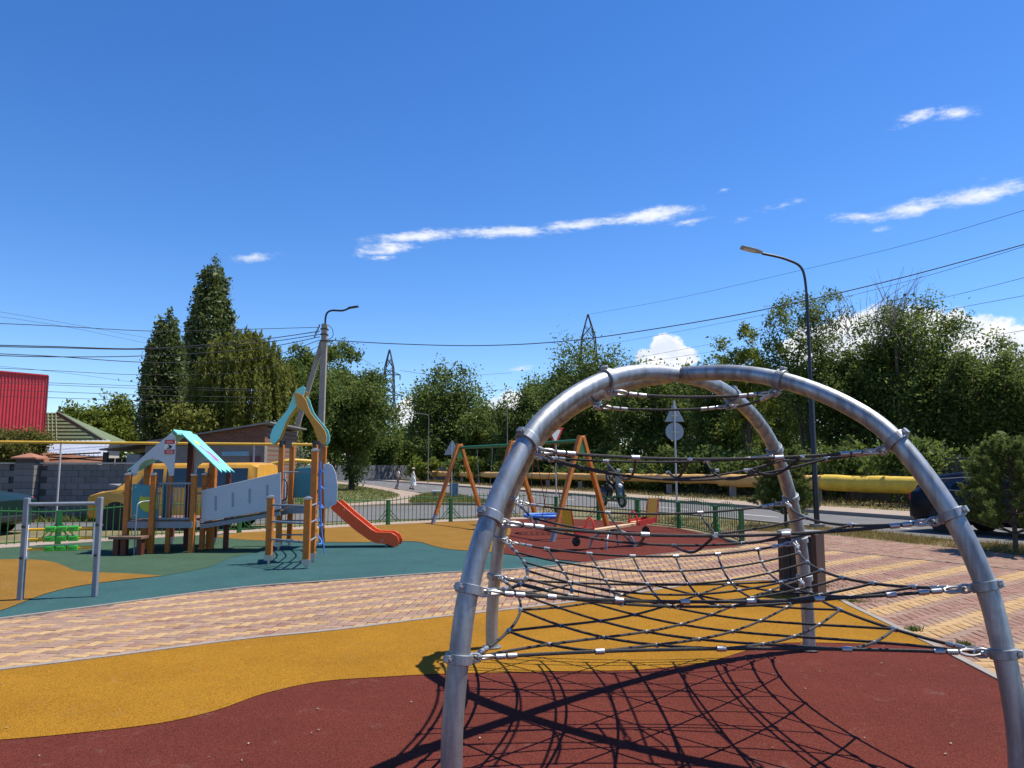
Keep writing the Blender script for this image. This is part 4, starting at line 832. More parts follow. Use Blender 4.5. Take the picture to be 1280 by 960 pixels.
def shed():
    T = thing('brick_shed', 'old brick and block shed with sloping roof behind the yellow van', 'shed', (-11, 26, 0)); Y = 26.2
    up = [AT(182, 551, Y), AT(331, 531.5, Y), AT(331, 557, Y), AT(182, 557, Y)]
    MB().prism(up, (0, .3, 0)).build('brick_wall', BRK, T)
    lo = [V((up[3].x, Y, 0)), V((up[2].x, Y, 0)), up[2] - V((0, 0, .003)), up[3] - V((0, 0, .003))]
    MB().prism(lo, (0, .3, 0)).build('lower_wall', mat('rough_block_wall', (.20, .175, .15), .92, 0, .3, 1.6, .5, 12, dirt=.3), T)
    sw = V((up[1].x, Y, 0)); MB().prism([sw + V((-.01, .31, 0)), V((sw.x - .01, Y + 4, 0)), V((sw.x - .01, Y + 4, up[1].z - .05)), up[1] + V((-.01, .31, -.05))], (-.25, 0, 0)).build('side_wall', BRK, T)
    a, b = AT(124, 563, Y - .2), AT(338, 528.5, Y - .2)
    MB().prism([a, b, b + V((0, 4.6, .0)), a + V((0, 4.6, 0))], (0, 0, .05)).build('roof', mat('weathered_roof_sheet', (.20, .195, .19), .8, 0, .3, 2), T)
    dk = mat('dark_timber', (.05, .04, .032), .9, 0, .3, 6)
    l = AT(130, 578, Y); r_ = AT(182, 578, Y)
    MB().prism([V((l.x, Y + 1.6, 0)), V((r_.x, Y + 1.6, 0)), V((r_.x, Y + 1.6, 2.3)), V((l.x, Y + 1.6, 2.15))], (0, .1, 0)).build('lean_to_back', dk, T)
    for k in range(7): MB().box((l.x + .1 + k * .24, Y + .3, 1.0), (.2, .04, 2.0)).build('board', dk, T)
    MB().box((l.x + .05, Y, 1.1), (.14, .14, 2.2)).build('lean_to_post', dk, T)
    MB().prism([AT(277, 564.5, Y - .03), AT(311, 564, Y - .03), AT(311, 570, Y - .03), AT(277, 570, Y - .03)], (0, .03, 0)).build('plaque', mat('blue_plaque', (.17, .33, .42), .5), T)
    MB().prism([AT(312, 570, Y - .04), AT(325, 570, Y - .04), AT(325, 600, Y - .04), AT(312, 600, Y - .04)], (0, .04, 0)).build('hatch_door', mat('faded_red_door', (.13, .045, .05), .7), T)
    MB().prism([AT(158, 568, Y - .1), AT(174, 568, Y - .1), AT(174, 590, Y - .1), AT(158, 590, Y - .1)], (0, .5, 0)).build('block_pier', CONC, T)
shed()
def corrugated(name, x0, x1, y, z0, z1, m, parent, pitch=.11, depth=.03, lean=0):
    n = int((x1 - x0) / pitch * 4); vs = []; fs = []
    for i in range(n + 1):
        x = x0 + (x1 - x0) * i / n; d = (0, depth, depth, 0)[i % 4]
        vs += [(x, y - d, z0), (x, y - d + lean, z1)]
    for i in range(n): fs.append((2 * i, 2 * i + 2, 2 * i + 3, 2 * i + 1))
    return MB().add(vs, fs).build(name, m, parent)
def houses():
    RM = mat('red_metal_sheet', (.50, .035, .05), .45, 0, .1, 1.5, dirt=.05)
    T = thing('red_metal_building', 'tall red corrugated metal clad building behind the block wall', 'building', AT(40, 587, 36))
    e = AT(57.5, 500, 36); zt = AT(57.5, 470, 36).z; d = V((-.62, -.785, 0)).normalized(); nn = V((.785, -.62, 0)); Lw = 8.0; e.z = 0
    n = int(Lw / .14) * 4; vs = []
    for i in range(n + 1):
        p = e + d * (Lw * i / n) + nn * (0, .035, .035, 0)[i % 4]; vs += [p, p + V((0, 0, zt))]
    MB().add(vs, [(2 * i, 2 * i + 2, 2 * i + 3, 2 * i + 1) for i in range(n)]).build('front_cladding', RM, T)
    MB().prism([e - nn * .02, e + d * Lw - nn * .02, e + d * Lw - nn * 7, e - nn * 7], (0, 0, zt - .03)).build('wall', RM, T)
    MB().beam(e + nn * .03 + V((0, 0, zt + .02)), e + d * Lw + nn * .03 + V((0, 0, zt + .02)), .14, .06).build('top_flashing', RM, T); MB().beam(e + V((0, 0, 0)), e + V((0, 0, zt)), .09, .09).build('corner_flashing', mat('dark_red_trim', (.2, .02, .025), .5), T)
    # green roofed house
    Y = 37; T = thing('green_roof_house', 'small house with green tiled hip roof beside the red building', 'house', AT(90, 587, Y)); GM = mat('green_roof_tile', (.13, .17, .085), .6, .1, .15, 4)
    a, b, c, d = AT(48, 516, Y + 1.5), AT(72, 516, Y + 1.5), AT(130, 551, Y), AT(48, 551, Y)
    nx, nz = 18, 9; zb = c.z
    MB().box(((d.x + c.x) / 2 - .1, Y + 1.2, zb / 2), (c.x - d.x - .5, 2.0, zb - .02)).build('wall', mat('pale_render', (.42, .40, .36), .9), T)
    rf = MB(); rf.add([d, c, b, a], [(0, 1, 2, 3)]); bk = [V((p.x, p.y + .5, p.z)) for p in (a, b)] + [V((c.x, Y + 2.4, zb)), V((d.x, Y + 2.4, zb))]; rf.add([a, b] + bk, [(0, 1, 3, 2), (2, 3, 4, 5)]); rf.add([c, bk[2], bk[1], b], [(0, 1, 2, 3)]); rfo = rf.build('roof', GM, T)
    for i in range(8):
        k = (i + .5) / 8; p, q = d.lerp(a, k), c.lerp(b, k); MB().beam(p + V((0, -.01, .02)), q + V((0, -.01, .02)), .05, .035).build('tile_course', GM, rfo)
    for i in range(16):
        t = (i + .5) / 16; p = d.lerp(c, t); q = a.lerp(b, min(1, t * (c.x - d.x) / (b.x - a.x))) if t * (c.x - d.x) < (b.x - a.x) else None
        if q: MB().beam(p + V((0, -.015, .02)), q + V((0, -.015, .02)), .045, .03).build('tile_rib', GM, rfo)
    hp = MB(); hp.beam(c + V((0, 0, .03)), b + V((0, 0, .03)), .12, .08); hp.build('hip_cap', mat('dark_ridge', (.07, .08, .05), .6), T)
    # low metal roofed outbuilding and rusty lean-to
    Y = 29; T = thing('metal_roof_outbuilding', 'low outbuilding with pale corrugated sheet roof over the block wall', 'shed', AT(95, 590, Y)); WM = mat('pale_roof_sheet', (.50, .52, .55), .5, .4, .12, 2, dirt=.15)
    a, b, c, d = AT(50, 553, Y + 3), AT(138, 551, Y + 3), AT(132, 572, Y), AT(50, 566, Y); MB().box(((a.x + b.x) / 2, Y + 2, .9), (2.5, 3.2, 1.8)).build('wall', CONC, T)
    MB().prism([d, c, b, a], (0, 0, .03)).build('roof', WM, T)
    for i in range(14): t = (i + .5) / 14; MB().beam(d.lerp(c, t) + V((0, 0, .04)), a.lerp(b, t) + V((0, 0, .04)), .04, .03).build('roof_rib', WM, T)
    Y = 27; T = thing('rusty_lean_to', 'rusty brown sheet lean-to just above the block wall', 'shed', AT(95, 590, Y)); RU = mat('rusty_sheet', (.20, .085, .04), .85, .2, .4, 3, dirt=.2)
    a, b, c, d = AT(52, 566, Y + 1), AT(132, 574, Y + 1), AT(125, 580, Y), AT(56, 580, Y); MB().prism([d, c, b, a], (0, 0, .04)).build('roof', RU, T); MB().box(((c.x + d.x) / 2, Y + .6, .85), (1.9, .9, 1.7)).build('wall', mat('dark_timber', (.05, .04, .032)), T)
    for (x0, y0, x1, y1) in ((62, 575, 128, 571), (60, 571, 131, 576), (58, 569, 126, 566)): MB().beam(AT(x0, y0, Y - .05), AT(x1, y1, Y - .05), .06, .05).build('loose_plank', RU, T)
houses()

def gas_pipe():
    YP = mat('gas_pipe_yellow', (.55, .33, .03), .5, 0, .12, 4, dirt=.15)
    a, b = AT(-60, 552, 22.3), AT(390, 557.5, 25.0); b.z = a.z
    T = thing('gas_pipe', 'thin yellow gas pipe on slim posts above the yard wall', 'pipe', (a + b) / 2 - V((0, 0, (a.z + b.z) / 2)))
    MB().tube([a, b], .045, 10).build('pipe', YP, T, True)
    for px in (76.5, 318): 
        t = (px + 60) / 450; p = a.lerp(b, t); p.y = a.y + (b.y - a.y) * t; q = AT(px, 553, p.y); MB().tube([(q.x, p.y, 0), (q.x, p.y, p.z - .04)], .028, 8).build('support_post', mat('pale_post', (.45, .42, .40), .7), T, True)
    MB().tube(catmull([AT(326, 584, 24.2), AT(350, 578, 24.3), AT(366, 575.5, 24.5), AT(392, 577, 25)], 4), .06, 10).build('branch_pipe', YP, T, True)
gas_pipe()

# ================================================================== VEHICLES
def xf(mb, M): mb.v = [tuple(M @ V(p)) for p in mb.v]; return mb
def vehicle(name, label, cat, M, st, paint, wheels, wr, side_win, zs=1.0, front_glass=None, rear_glass=None, extra=None, glass=GLASS):
    T = thing(name, label, cat, M @ V((sum(w for w in wheels) / len(wheels), 0, 0)))
    st = [(s[0], s[1] * zs, s[2] * zs, s[3] * zs, s[4], s[5]) for s in st]
    def sec(s):
        x, zb, zl, zt, w, wt = s; hp = [(0, zb), (w * .9, zb), (w * .985, zb + .1), (w, (zb + zl) / 2), (w * .985, zl), (wt + (w - wt) * .08 if zt - zl > .2 else wt + .02, zt - .09 if zt - zl > .2 else zt - .03), (wt - .08, zt - .012), (0, zt)]
        return [V((x, -y, z)) for y, z in hp] + [V((x, y, z)) for y, z in hp[-2:0:-1]]
    secs = [sec(s) for s in st]; n = len(secs[0]); b = MB(); vs = [p for q in secs for p in q]
    b.add(vs, [(i * n + k, i * n + (k + 1) % n, (i + 1) * n + (k + 1) % n, (i + 1) * n + k) for i in range(len(st) - 1) for k in range(n)] + [tuple(range(n)), tuple((len(st) - 1) * n + k for k in range(n - 1, -1, -1))])
    body = xf(b, M).build('body', paint, T, True)
    def ysurf(x, z):
        for s0, s1 in zip(st[:-1], st[1:]):
            if s1[0] <= x <= s0[0]:
                t = (s0[0] - x) / (s0[0] - s1[0] + 1e-9); a = [s0[i] + (s1[i] - s0[i]) * t for i in range(6)]; break
        else: a = st[-1]
        _, zb, zl, zt, w, wt = a
        if z <= zl: return w * .99
        return w * .985 + (wt + (w - wt) * .08 - w * .985) * min(1, (z - zl) / max(.01, zt - .09 - zl))
    for sgn in (-1, 1):
        for poly in side_win:
            pts = [V((x, sgn * (ysurf(x, z * zs) + .006), z * zs)) for x, z in poly]; q = MB(); q.prism(pts, (0, sgn * .008, 0)); w_ = xf(q, M).build('side_window', glass, T)
            if extra and extra.get('trim'): q = MB(); q.tube([p + V((0, sgn * .012, 0)) for p in pts] + [pts[0] + V((0, sgn * .012, 0))], .012, 5); xf(q, M).build('window_trim', ALU, w_)
    for gl, nm in ((front_glass, 'windscreen'), (rear_glass, 'rear_window')):
        if gl:
            (i, j) = gl; a, c = st[i], st[j]; p = [V((a[0], -a[5] * .96, a[3])), V((a[0], a[5] * .96, a[3])), V((c[0], c[5] * .88, c[3])), V((c[0], -c[5] * .88, c[3]))]
            p = [p[0].lerp(p[3], .1), p[1].lerp(p[2], .1), p[2].lerp(p[1], .1), p[3].lerp(p[0], .1)]; nrm = (p[1] - p[0]).cross(p[2] - p[0]).normalized(); nrm = nrm if nrm.z > 0 else -nrm
            q = MB(); q.prism([x + nrm * .008 for x in p], nrm * .01); xf(q, M).build(nm, glass, T)
    for xs in (extra or {}).get('seams', ()):
        for sgn in (-1, 1):
            q = MB(); q.prism([V((xs - .006, sgn * (ysurf(xs, z * zs) + .003), z * zs)) for z in (.42, .75, 1.05)] + [V((xs + .006, sgn * (ysurf(xs, z * zs) + .003), z * zs)) for z in (1.05, .75, .42)], (0, sgn * .003, 0)); xf(q, M).build('door_seam', BLACK, T)
            q = MB(); q.box((xs + .14, sgn * (ysurf(xs, .95 * zs) + .015), .96 * zs), (.14, .02, .03)); xf(q, M).build('door_handle', DARKM, T)
    for wx in wheels:
        for sgn in (-1, 1):
            w = max(s[4] for s in st); q = MB(); q.ring((wx, sgn * (w - .10), wr), (0, 1, 0), wr - .085, wr - .085, .085, 24, 8); wh = xf(q, M).build('wheel', BLACK, T, True)
            q = MB(); q.disc((wx, sgn * (w - .06), wr), (0, 1, 0), wr - .11, .06, 20); xf(q, M).build('rim', extra.get('rim', ALU) if extra else ALU, wh)
            for k in range(5):
                an = k * 1.2566; q = MB(); q.beam((wx, sgn * (w - .022), wr), (wx + math.cos(an) * (wr - .13), sgn * (w - .022), wr + math.sin(an) * (wr - .13)), .04, .015, (0, 1, 0)); xf(q, M).build('spoke', DARKM, wh)
            q = MB(); q.disc((wx, sgn * (w * .985 + .002), wr + .01), (0, 1, 0), wr + .06, .012, 24); xf(q, M).build('wheel_arch', BLACK, T)
    f, r_ = st[0], st[-1]
    for sgn in (-1, 1):
        q = MB(); q.sphere((st[1][0] + .02, sgn * st[1][4] * .74, st[1][2] - .06), 1, (.06, .15, .08)); xf(q, M).build('headlight', mat('lamp_glass', (.6, .62, .65), .15), T, True)
        q = MB(); q.box((st[-2][0] - .03, sgn * st[-2][4] * .86, st[-2][2] - .1), (.10, .2, .2)); xf(q, M).build('tail_light', mat('tail_light_red', (.45, .02, .02), .25), T, False, .02)
        q = MB(); q.box((st[3][0] - .5, sgn * (st[3][4] + .12), st[3][2] + .06), (.1, .16, .13)); xf(q, M).build('wing_mirror', paint, T, False, .02)
    for s, nm in ((f, 'front_bumper'), (r_, 'rear_bumper')):
        q = MB(); q.box((s[0] - .02 * (1 if s is f else -1), 0, s[1] + .08), (.12, s[4] * 1.9, .16)); xf(q, M).build(nm, DARKM, T, False, .03)
    return T, M
def frame(o, d):
    d = V((d[0], d[1], 0)).normalized(); return Matrix.Translation(o) @ Matrix(((d.x, -d.y, 0), (d.y, d.x, 0), (0, 0, 1))).to_4x4()
VANP = mat('faded_yellow_van_paint', (.56, .28, .025), .45, 0, .14, 3, dirt=.3, coat=.2)
van, VM = vehicle('parked_van', 'old yellow minivan parked in the yard behind the playhouse', 'van', frame((-11.6, 21.6, 0), (-1, .04)),
    [(0, .34, .80, .84, .76, .68), (-.06, .28, .87, .92, .82, .74), (-.35, .26, .95, 1.01, .85, .77), (-.80, .26, 1.02, 1.08, .86, .79), (-1.45, .26, 1.06, 1.68, .87, .74), (-1.7, .26, 1.06, 1.78, .87, .77), (-4.5, .26, 1.06, 1.80, .87, .78), (-4.70, .28, 1.06, 1.74, .86, .76), (-4.80, .36, .98, 1.06, .82, .7)], VANP, (-.85, -3.75), .33,
    [[(-1.35, 1.12), (-2.1, 1.12), (-2.1, 1.62), (-1.72, 1.62)], [(-2.2, 1.12), (-3.25, 1.12), (-3.25, 1.64), (-2.2, 1.64)], [(-3.33, 1.12), (-4.45, 1.12), (-4.45, 1.64), (-3.33, 1.64)]], 1, (3, 4), None, dict(rim=STEEL, seams=(-1.25, -2.15, -3.29)))
q = MB()
for i in range(9): pass
q.prism([V((-.98, -.80, 1.10)), V((-.98, .80, 1.10)), V((-.55, .74, 1.16)), V((-.40, .2, 1.13)), V((-.45, -.74, 1.15))], (0, 0, .05)); xf(q, VM).build('crumpled_tarp', mat('grey_tarp', (.20, .19, .20), .6, 0, .3, 6, .8, 8), van, True)
vehicle('parked_suv', 'dark navy estate car with chrome window trim on the road', 'car', frame((13.75, 16.75, -.018), (.5, -.87)),
    [(0, .36, .70, .76, .75, .65), (-.12, .28, .88, .95, .88, .8), (-.6, .26, .98, 1.04, .93, .85), (-1.25, .26, 1.05, 1.11, .94, .86), (-1.95, .26, 1.08, 1.58, .94, .68), (-2.3, .26, 1.08, 1.67, .94, .7), (-3.5, .26, 1.1, 1.68, .94, .7), (-4.3, .28, 1.12, 1.58, .93, .68), (-4.62, .32, 1.10, 1.18, .9, .75), (-4.72, .4, .95, 1.0, .85, .75)], mat('navy_car_paint', (.004, .0045, .009), .35, 0, .1, 3, spec=.25), (-.95, -3.75), .34,
    [[(-1.62, 1.12), (-4.2, 1.20), (-3.9, 1.48), (-3.3, 1.53), (-2.4, 1.53), (-2.1, 1.49)]], .93, (3, 4), (8, 7), dict(trim=True, rim=ALU, seams=(-1.5, -2.5, -3.5)))
vehicle('parked_sedan', 'dark green saloon car with red tail light beside the block wall', 'car', frame((-17.0, 19.4, 0), (-1, .05)),
    [(0, .3, .55, .6, .7, .62), (-.15, .22, .72, .78, .84, .76), (-1.1, .2, .88, .92, .86, .78), (-1.75, .2, .92, 1.36, .86, .6), (-2.2, .2, .92, 1.42, .86, .62), (-2.9, .2, .92, 1.40, .86, .62), (-3.6, .2, .95, 1.06, .86, .74), (-4.3, .22, .90, .96, .85, .76), (-4.52, .3, .80, .84, .78, .7)], mat('bottle_green_paint', (.006, .022, .02), .35, 0, .1, 3, spec=.3), (-.85, -3.6), .31,
    [[(-1.45, .96), (-2.3, .96), (-2.3, 1.3), (-1.85, 1.28)], [(-2.38, .96), (-3.3, .98), (-2.95, 1.3), (-2.38, 1.3)]], 1, (2, 3), (6, 5), dict(rim=ALU, seams=(-1.5, -2.34, -3.2)))

# ================================================================== PEOPLE
def skin(name, J, E, m, parent, sub=1):
    keys = list(J); idx = {k: i for i, k in enumerate(keys)}; me = bpy.data.meshes.new(name); me.from_pydata([J[k][0] for k in keys], [(idx[a], idx[b]) for a, b in E], []); me.materials.append(m)
    o = bpy.data.objects.new(name, me); col.objects.link(o); sk = o.modifiers.new('skin', 'SKIN'); sk.use_smooth_shade = True
    for i, k in enumerate(keys):
        d = me.skin_vertices[0].data[i]; r_ = J[k][1]; d.radius = r_ if isinstance(r_, tuple) else (r_, r_); d.use_root = (i == 0)
    s = o.modifiers.new('sub', 'SUBSURF'); s.levels = s.render_levels = sub
    if parent: o.parent = parent
    return o
SKINM = mat('skin', (.38, .22, .15), .6, 0, .06, 10)
def person(name, label, loc, rz, arms, legs, lean=0, hipz=.93, tops=None, bottoms=None, dress=None, hair=(.02, .015, .012), hat=None, helmet=None, scale=1.0):
    T = thing(name, label, 'person', loc); T.rotation_euler = (0, 0, rz); T.scale = (scale,) * 3
    L = lambda z: lean * (z - hipz)
    z0 = hipz - .93
    J = {'pelvis': ((0, 0, hipz), (.15, .11)), 'waist': ((0, L(hipz + .16), hipz + .16), (.13, .10)), 'chest': ((0, L(hipz + .38), hipz + .38), (.165, .11)), 'neck': ((0, L(hipz + .53), hipz + .53), .055), 'jaw': ((0, L(hipz + .6) + .015, hipz + .61), .07), 'head': ((0, L(hipz + .68), hipz + .69), (.078, .095)), 'crown': ((0, L(hipz + .75), hipz + .765), .06), 'nose': ((0, L(hipz + .66) + .105, hipz + .66), .014)}
    E = [('pelvis', 'waist'), ('waist', 'chest'), ('chest', 'neck'), ('neck', 'jaw'), ('jaw', 'head'), ('head', 'crown'), ('head', 'nose')]
    for sg, s in (('l', -1), ('r', 1)):
        sh = (s * .175, L(hipz + .46), hipz + .46); el, wr = arms[sg]; el = V(el); wr = V(wr)
        J['sh' + sg] = (sh, .055); J['el' + sg] = (tuple(el), .042); J['wr' + sg] = (tuple(wr), .028); d = (wr - el).normalized(); pm = wr + d * .07; J['pm' + sg] = (tuple(pm), (.036, .018))
        E += [('chest', 'sh' + sg), ('sh' + sg, 'el' + sg), ('el' + sg, 'wr' + sg), ('wr' + sg, 'pm' + sg)]
        sd_ = d.cross(V((0, 0, 1))); sd_ = sd_.normalized() if sd_.length > .1 else V((0, 1, 0))
        for k, (of, ln) in enumerate(((-.026, .065), (-.009, .08), (.009, .075), (.026, .06))):
            q = pm + sd_ * of + d * ln + V((0, 0, -.01)); J['f%d%s' % (k, sg)] = (tuple(q), .0085); E.append(('pm' + sg, 'f%d%s' % (k, sg)))
        q = wr + d * .05 + sd_ * -.05; J['th' + sg] = (tuple(q), .01); E.append(('wr' + sg, 'th' + sg))
        hp = (s * .095, 0, hipz - .05); kn, an = legs[sg]; J['hp' + sg] = (hp, .085); J['kn' + sg] = (tuple(kn), .058); J['an' + sg] = (tuple(an), .038); an = V(an); J['to' + sg] = (tuple(an + V((0, .15, -.055))), .034)
        E += [('pelvis', 'hp' + sg), ('hp' + sg, 'kn' + sg), ('kn' + sg, 'an' + sg), ('an' + sg, 'to' + sg)]
    skin('body', J, E, SKINM, T)
    fat = lambda k, x: (J[k][0], tuple(v + x for v in J[k][1]) if isinstance(J[k][1], tuple) else J[k][1] + x)
    if tops:
        K = {k: fat(k, .016) for k in ('pelvis', 'waist', 'chest')}; EE = [('pelvis', 'waist'), ('waist', 'chest')]
        for sg in 'lr':
            K['sh' + sg] = fat('sh' + sg, .016); m_ = V(J['sh' + sg][0]).lerp(V(J['el' + sg][0]), tops[1]); K['el' + sg] = (tuple(m_), .058); EE += [('chest', 'sh' + sg), ('sh' + sg, 'el' + sg)]
            if tops[1] >= 1: K['wr' + sg] = (J['wr' + sg][0], .042); EE.append(('el' + sg, 'wr' + sg))
        K['nk'] = ((0, L(hipz + .5), hipz + .5), .065); EE.append(('chest', 'nk')); skin('top', K, EE, tops[0], T)
    if bottoms:
        K = {'pelvis': fat('pelvis', .018)}; EE = []
        for sg in 'lr':
            for k in ('hp', 'kn', 'an'): K[k + sg] = fat(k + sg, .02)
            EE += [('pelvis', 'hp' + sg), ('hp' + sg, 'kn' + sg), ('kn' + sg, 'an' + sg)]
        skin('trousers', K, EE, bottoms, T)
    if dress:
        b = MB(); b.tube([(0, 0, .34), (0, .01, .5), (0, 0, .75), (0, 0, hipz), (0, 0, hipz + .14), (0, 0, hipz + .3)], [.27, .25, .22, .19, .15, .16], 20); o = b.build('skirt', dress, None, True); o.parent = T
    for sg in 'lr':
        an = J['an' + sg][0]; b = MB(); b.sphere((an[0], an[1] + .06, an[2] - .045), 1, (.05, .14, .05)); o = b.build('shoe', mat('shoe_leather', (.03, .03, .03), .6), None, True); o.parent = T
        b = MB(); b.sphere(((-.03 if sg == 'l' else .03), L(hipz + .69) + .092, hipz + .695), .011); o = b.build('eye', BLACK, None, True); o.parent = T
    hc = (0, L(hipz + .7) - .012, hipz + .715)
    b = MB(); b.sphere(hc, 1, (.092, .105, .10) if not helmet else (.13, .145, .14), 12, 8); o = b.build('helmet' if helmet else 'hair', helmet or mat('dark_hair', hair, .6), None, True); o.parent = T
    if hat:
        b = MB(); b.tube([(0, hc[1], hc[2] + .02), (0, hc[1], hc[2] + .03), (0, hc[1], hc[2] + .035), (0, hc[1], hc[2] + .12), (0, hc[1], hc[2] + .14)], [.18, .18, .105, .10, .04], 16); o = b.build('sun_hat', hat, None, True); o.parent = T
    return T
WCLO = mat('white_cloth', (.74, .73, .70), .85, 0, .06, 8); GCLO = mat('grey_trouser_cloth', (.20, .20, .21), .85)
wa = {'l': ((-.23, -.08, 1.14), (-.22, .05, .92)), 'r': ((.23, .06, 1.14), (.20, .20, .98))}
wl = {'l': ((-.10, .10, .50), (-.10, -.02, .09)), 'r': ((.10, -.02, .50), (.10, -.26, .14))}
person('person', 'walking person in white shirt and grey trousers on the roadside path', G(497, 612), R(-60), wa, wl, .04, tops=(WCLO, .6), bottoms=GCLO)
person('person', 'walking person in long white dress and pale sun hat on roadside path', G(516, 612), R(-75), wa, wl, .04, tops=(WCLO, 1), dress=WCLO, hat=mat('straw_hat', (.62, .58, .5), .8))
def scooter():
    g = G(766, 633.5); d = V((.55, -.84, 0)); M = frame((g.x, g.y, -.018), d)
    T = thing('motor_scooter', 'black motor scooter ridden along the road beyond the fence', 'scooter', g); BK = mat('black_gloss', (.012, .012, .014), .2, 0, .1, 5, coat=.6)
    def bd(mb, n, m, p=T, s=True): return xf(mb, M).build(n, m, p, s)
    for x in (.62, -.62):
        w = bd(MB().ring((x, 0, .27), (0, 1, 0), .20, .20, .065, 24, 8), 'wheel', BLACK); bd(MB().disc((x, 0, .27), (0, 1, 0), .14, .08, 16), 'rim', ALU, w)
    bd(MB().prism([V((.44, -.17, .35)), V((.52, -.2, .6)), V((.40, -.22, .95)), V((.36, -.15, 1.02)), V((.36, .15, 1.02)), V((.40, .22, .95)), V((.52, .2, .6)), V((.44, .17, .35))], (.05, 0, .02)), 'front_shield', BK); bd(MB().box((-.0, 0, .30), (.9, .34, .08)), 'footboard', BK)
    bd(MB().tube([(-.2, 0, .55), (-.5, 0, .62), (-.85, 0, .70)], [.18, .20, .10], 12), 'tail_body', BK); bd(MB().tube([(-.05, 0, .78), (-.3, 0, .80), (-.7, 0, .84)], [.11, .13, .10], 10), 'seat', BLACK)
    bd(MB().tube([(.62, 0, .27), (.50, 0, .62), (.36, 0, 1.02)], .03, 8), 'steering_column', ALU); bd(MB().tube(catmull([(.22, -.34, 1.06), (.34, -.2, 1.08), (.38, 0, 1.05), (.34, .2, 1.08), (.22, .34, 1.06)], 4), .016, 8), 'handlebar', DARKM)
    bd(MB().sphere((.50, 0, .93), 1, (.07, .12, .09)), 'headlight', mat('lamp_glass', (.6, .62, .65))); bd(MB().prism([V((.42, -.16, 1.02)), V((.42, .16, 1.02)), V((.30, .12, 1.34)), V((.30, -.12, 1.34))], (.012, 0, 0)), 'windshield', mat('dark_visor', (.05, .055, .06), .12, 0, .05, 5))
    for s in (-1, 1):
        m_ = bd(MB().tube([(.34, s * .22, 1.08), (.36, s * .3, 1.26)], .008, 6), 'mirror_stem', DARKM); bd(MB().sphere((.36, s * .31, 1.29), 1, (.02, .07, .045)), 'mirror', GLASS, m_)
    bd(MB().prism([V((.55, -.08, .50)), V((.85, -.07, .48)), V((.80, 0, .56)), V((.85, .07, .48)), V((.55, .08, .50))], (0, 0, .03)), 'front_mudguard', BK)
    BC_ = mat('black_riding_cloth', (.014, .014, .016), .8); o = M @ V((-.22, 0, 0))
    person('person', 'scooter rider in black clothes and helmet on the road beyond fence', (o.x, o.y, 0), math.atan2(d.y, d.x) - math.pi / 2, {'l': ((-.28, .25, 1.16), (-.30, .46, 1.08)), 'r': ((.28, .25, 1.16), (.30, .46, 1.08))}, {'l': ((-.17, .38, .80), (-.15, .30, .42)), 'r': ((.17, .38, .80), (.15, .30, .42))}, .12, .92, (BC_, 1), BC_, helmet=BK)
scooter()

# ================================================================== ROADSIDE
def big_pipe():
    IN = mat('ochre_pipe_insulation', (.62, .35, .11), .8, 0, .25, 2.2, .9, 9, dirt=.2); IY = mat('yellow_pipe_wrap', (.66, .44, .045), .7, 0, .22, 2.5, .9, 9, dirt=.2)
    pl = lambda Y, z=1.0: FK(Y, 5.5) + V((0, 0, z))
    T = thing('heating_pipe', 'fat lagged yellow pipeline on low supports along the far side of road', 'pipe', pl(50, 0))
    def run(y0, y1, r_, m, z):
        a, b = pl(y0, z), pl(y1, z); n = max(6, int((b - a).length / .8)); pts = []; rs = []
        for i in range(n + 1):
            p = a.lerp(b, i / n); p.z += random.gauss(0, .012); pts.append(p); rs.append(r_ * random.uniform(.95, 1.05))
        pts = [a - (b - a).normalized() * .0 ] + pts + [b]; rs = [r_ * .7] + rs + [r_ * .7]
        MB().tube(pts, rs, 20).build('pipe_section', m, T, True)
    run(16, 35.5, .36, IY, .98); run(35.5, 43, .34, IN, 1.0); run(43, 70, .27, IN, 1.05); run(70, 98, .30, IN, 1.05); run(98, 118, .36, IN, 1.05)
    for y in range(18, 118, 6):
        p = pl(y, 0); MB().box((p.x, p.y, .33), (.3, .3, .7)).build('pipe_support', CONC, T)
big_pipe()
def panel_wall():
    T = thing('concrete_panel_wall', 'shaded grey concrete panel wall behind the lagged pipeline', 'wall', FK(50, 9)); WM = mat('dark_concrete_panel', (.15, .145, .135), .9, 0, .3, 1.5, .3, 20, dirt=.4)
    d = (FK(20, 9) - FK(60, 9)).normalized(); a = FK(118, 9); L = (FK(16, 9) - a).length; n = int(L / 2.6); ang = math.atan2(d.y, d.x)
    me = MB(); 
    for k in range(4): me.box((0, 0, .27 + k * .52), (2.42, .09, .50)); 
    for k in range(3): me.box((0, .02, .53 + k * .52), (2.42, .03, .06))
    pm = me.mesh('wall_panel'); pm.materials.append(WM); po = MB().box((0, 0, 1.1), (.2, .18, 2.2)).mesh('wall_post'); po.materials.append(WM)
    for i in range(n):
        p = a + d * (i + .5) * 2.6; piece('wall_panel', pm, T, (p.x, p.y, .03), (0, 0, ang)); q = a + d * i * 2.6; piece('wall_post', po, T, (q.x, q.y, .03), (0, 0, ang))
    T = thing('grey_panel_fence', 'light grey concrete fence at the far bend of the road', 'fence', AT(470, 590, 118)); GMt = mat('grey_panel', (.16, .17, .18), .85, 0, .15, 1)
    a, b = AT(372, 590, 108), AT(512, 590, 125); a.z = b.z = 0; d = (b - a).normalized(); L = (b - a).length
    for i in range(8):
        p = a + d * L * i / 8; q = a + d * (L * (i + .97) / 8); MB().prism([p, q, q + V((0, 0, 2.3)), p + V((0, 0, 2.3))], (0, .12, 0)).build('fence_panel', GMt, T)
panel_wall()

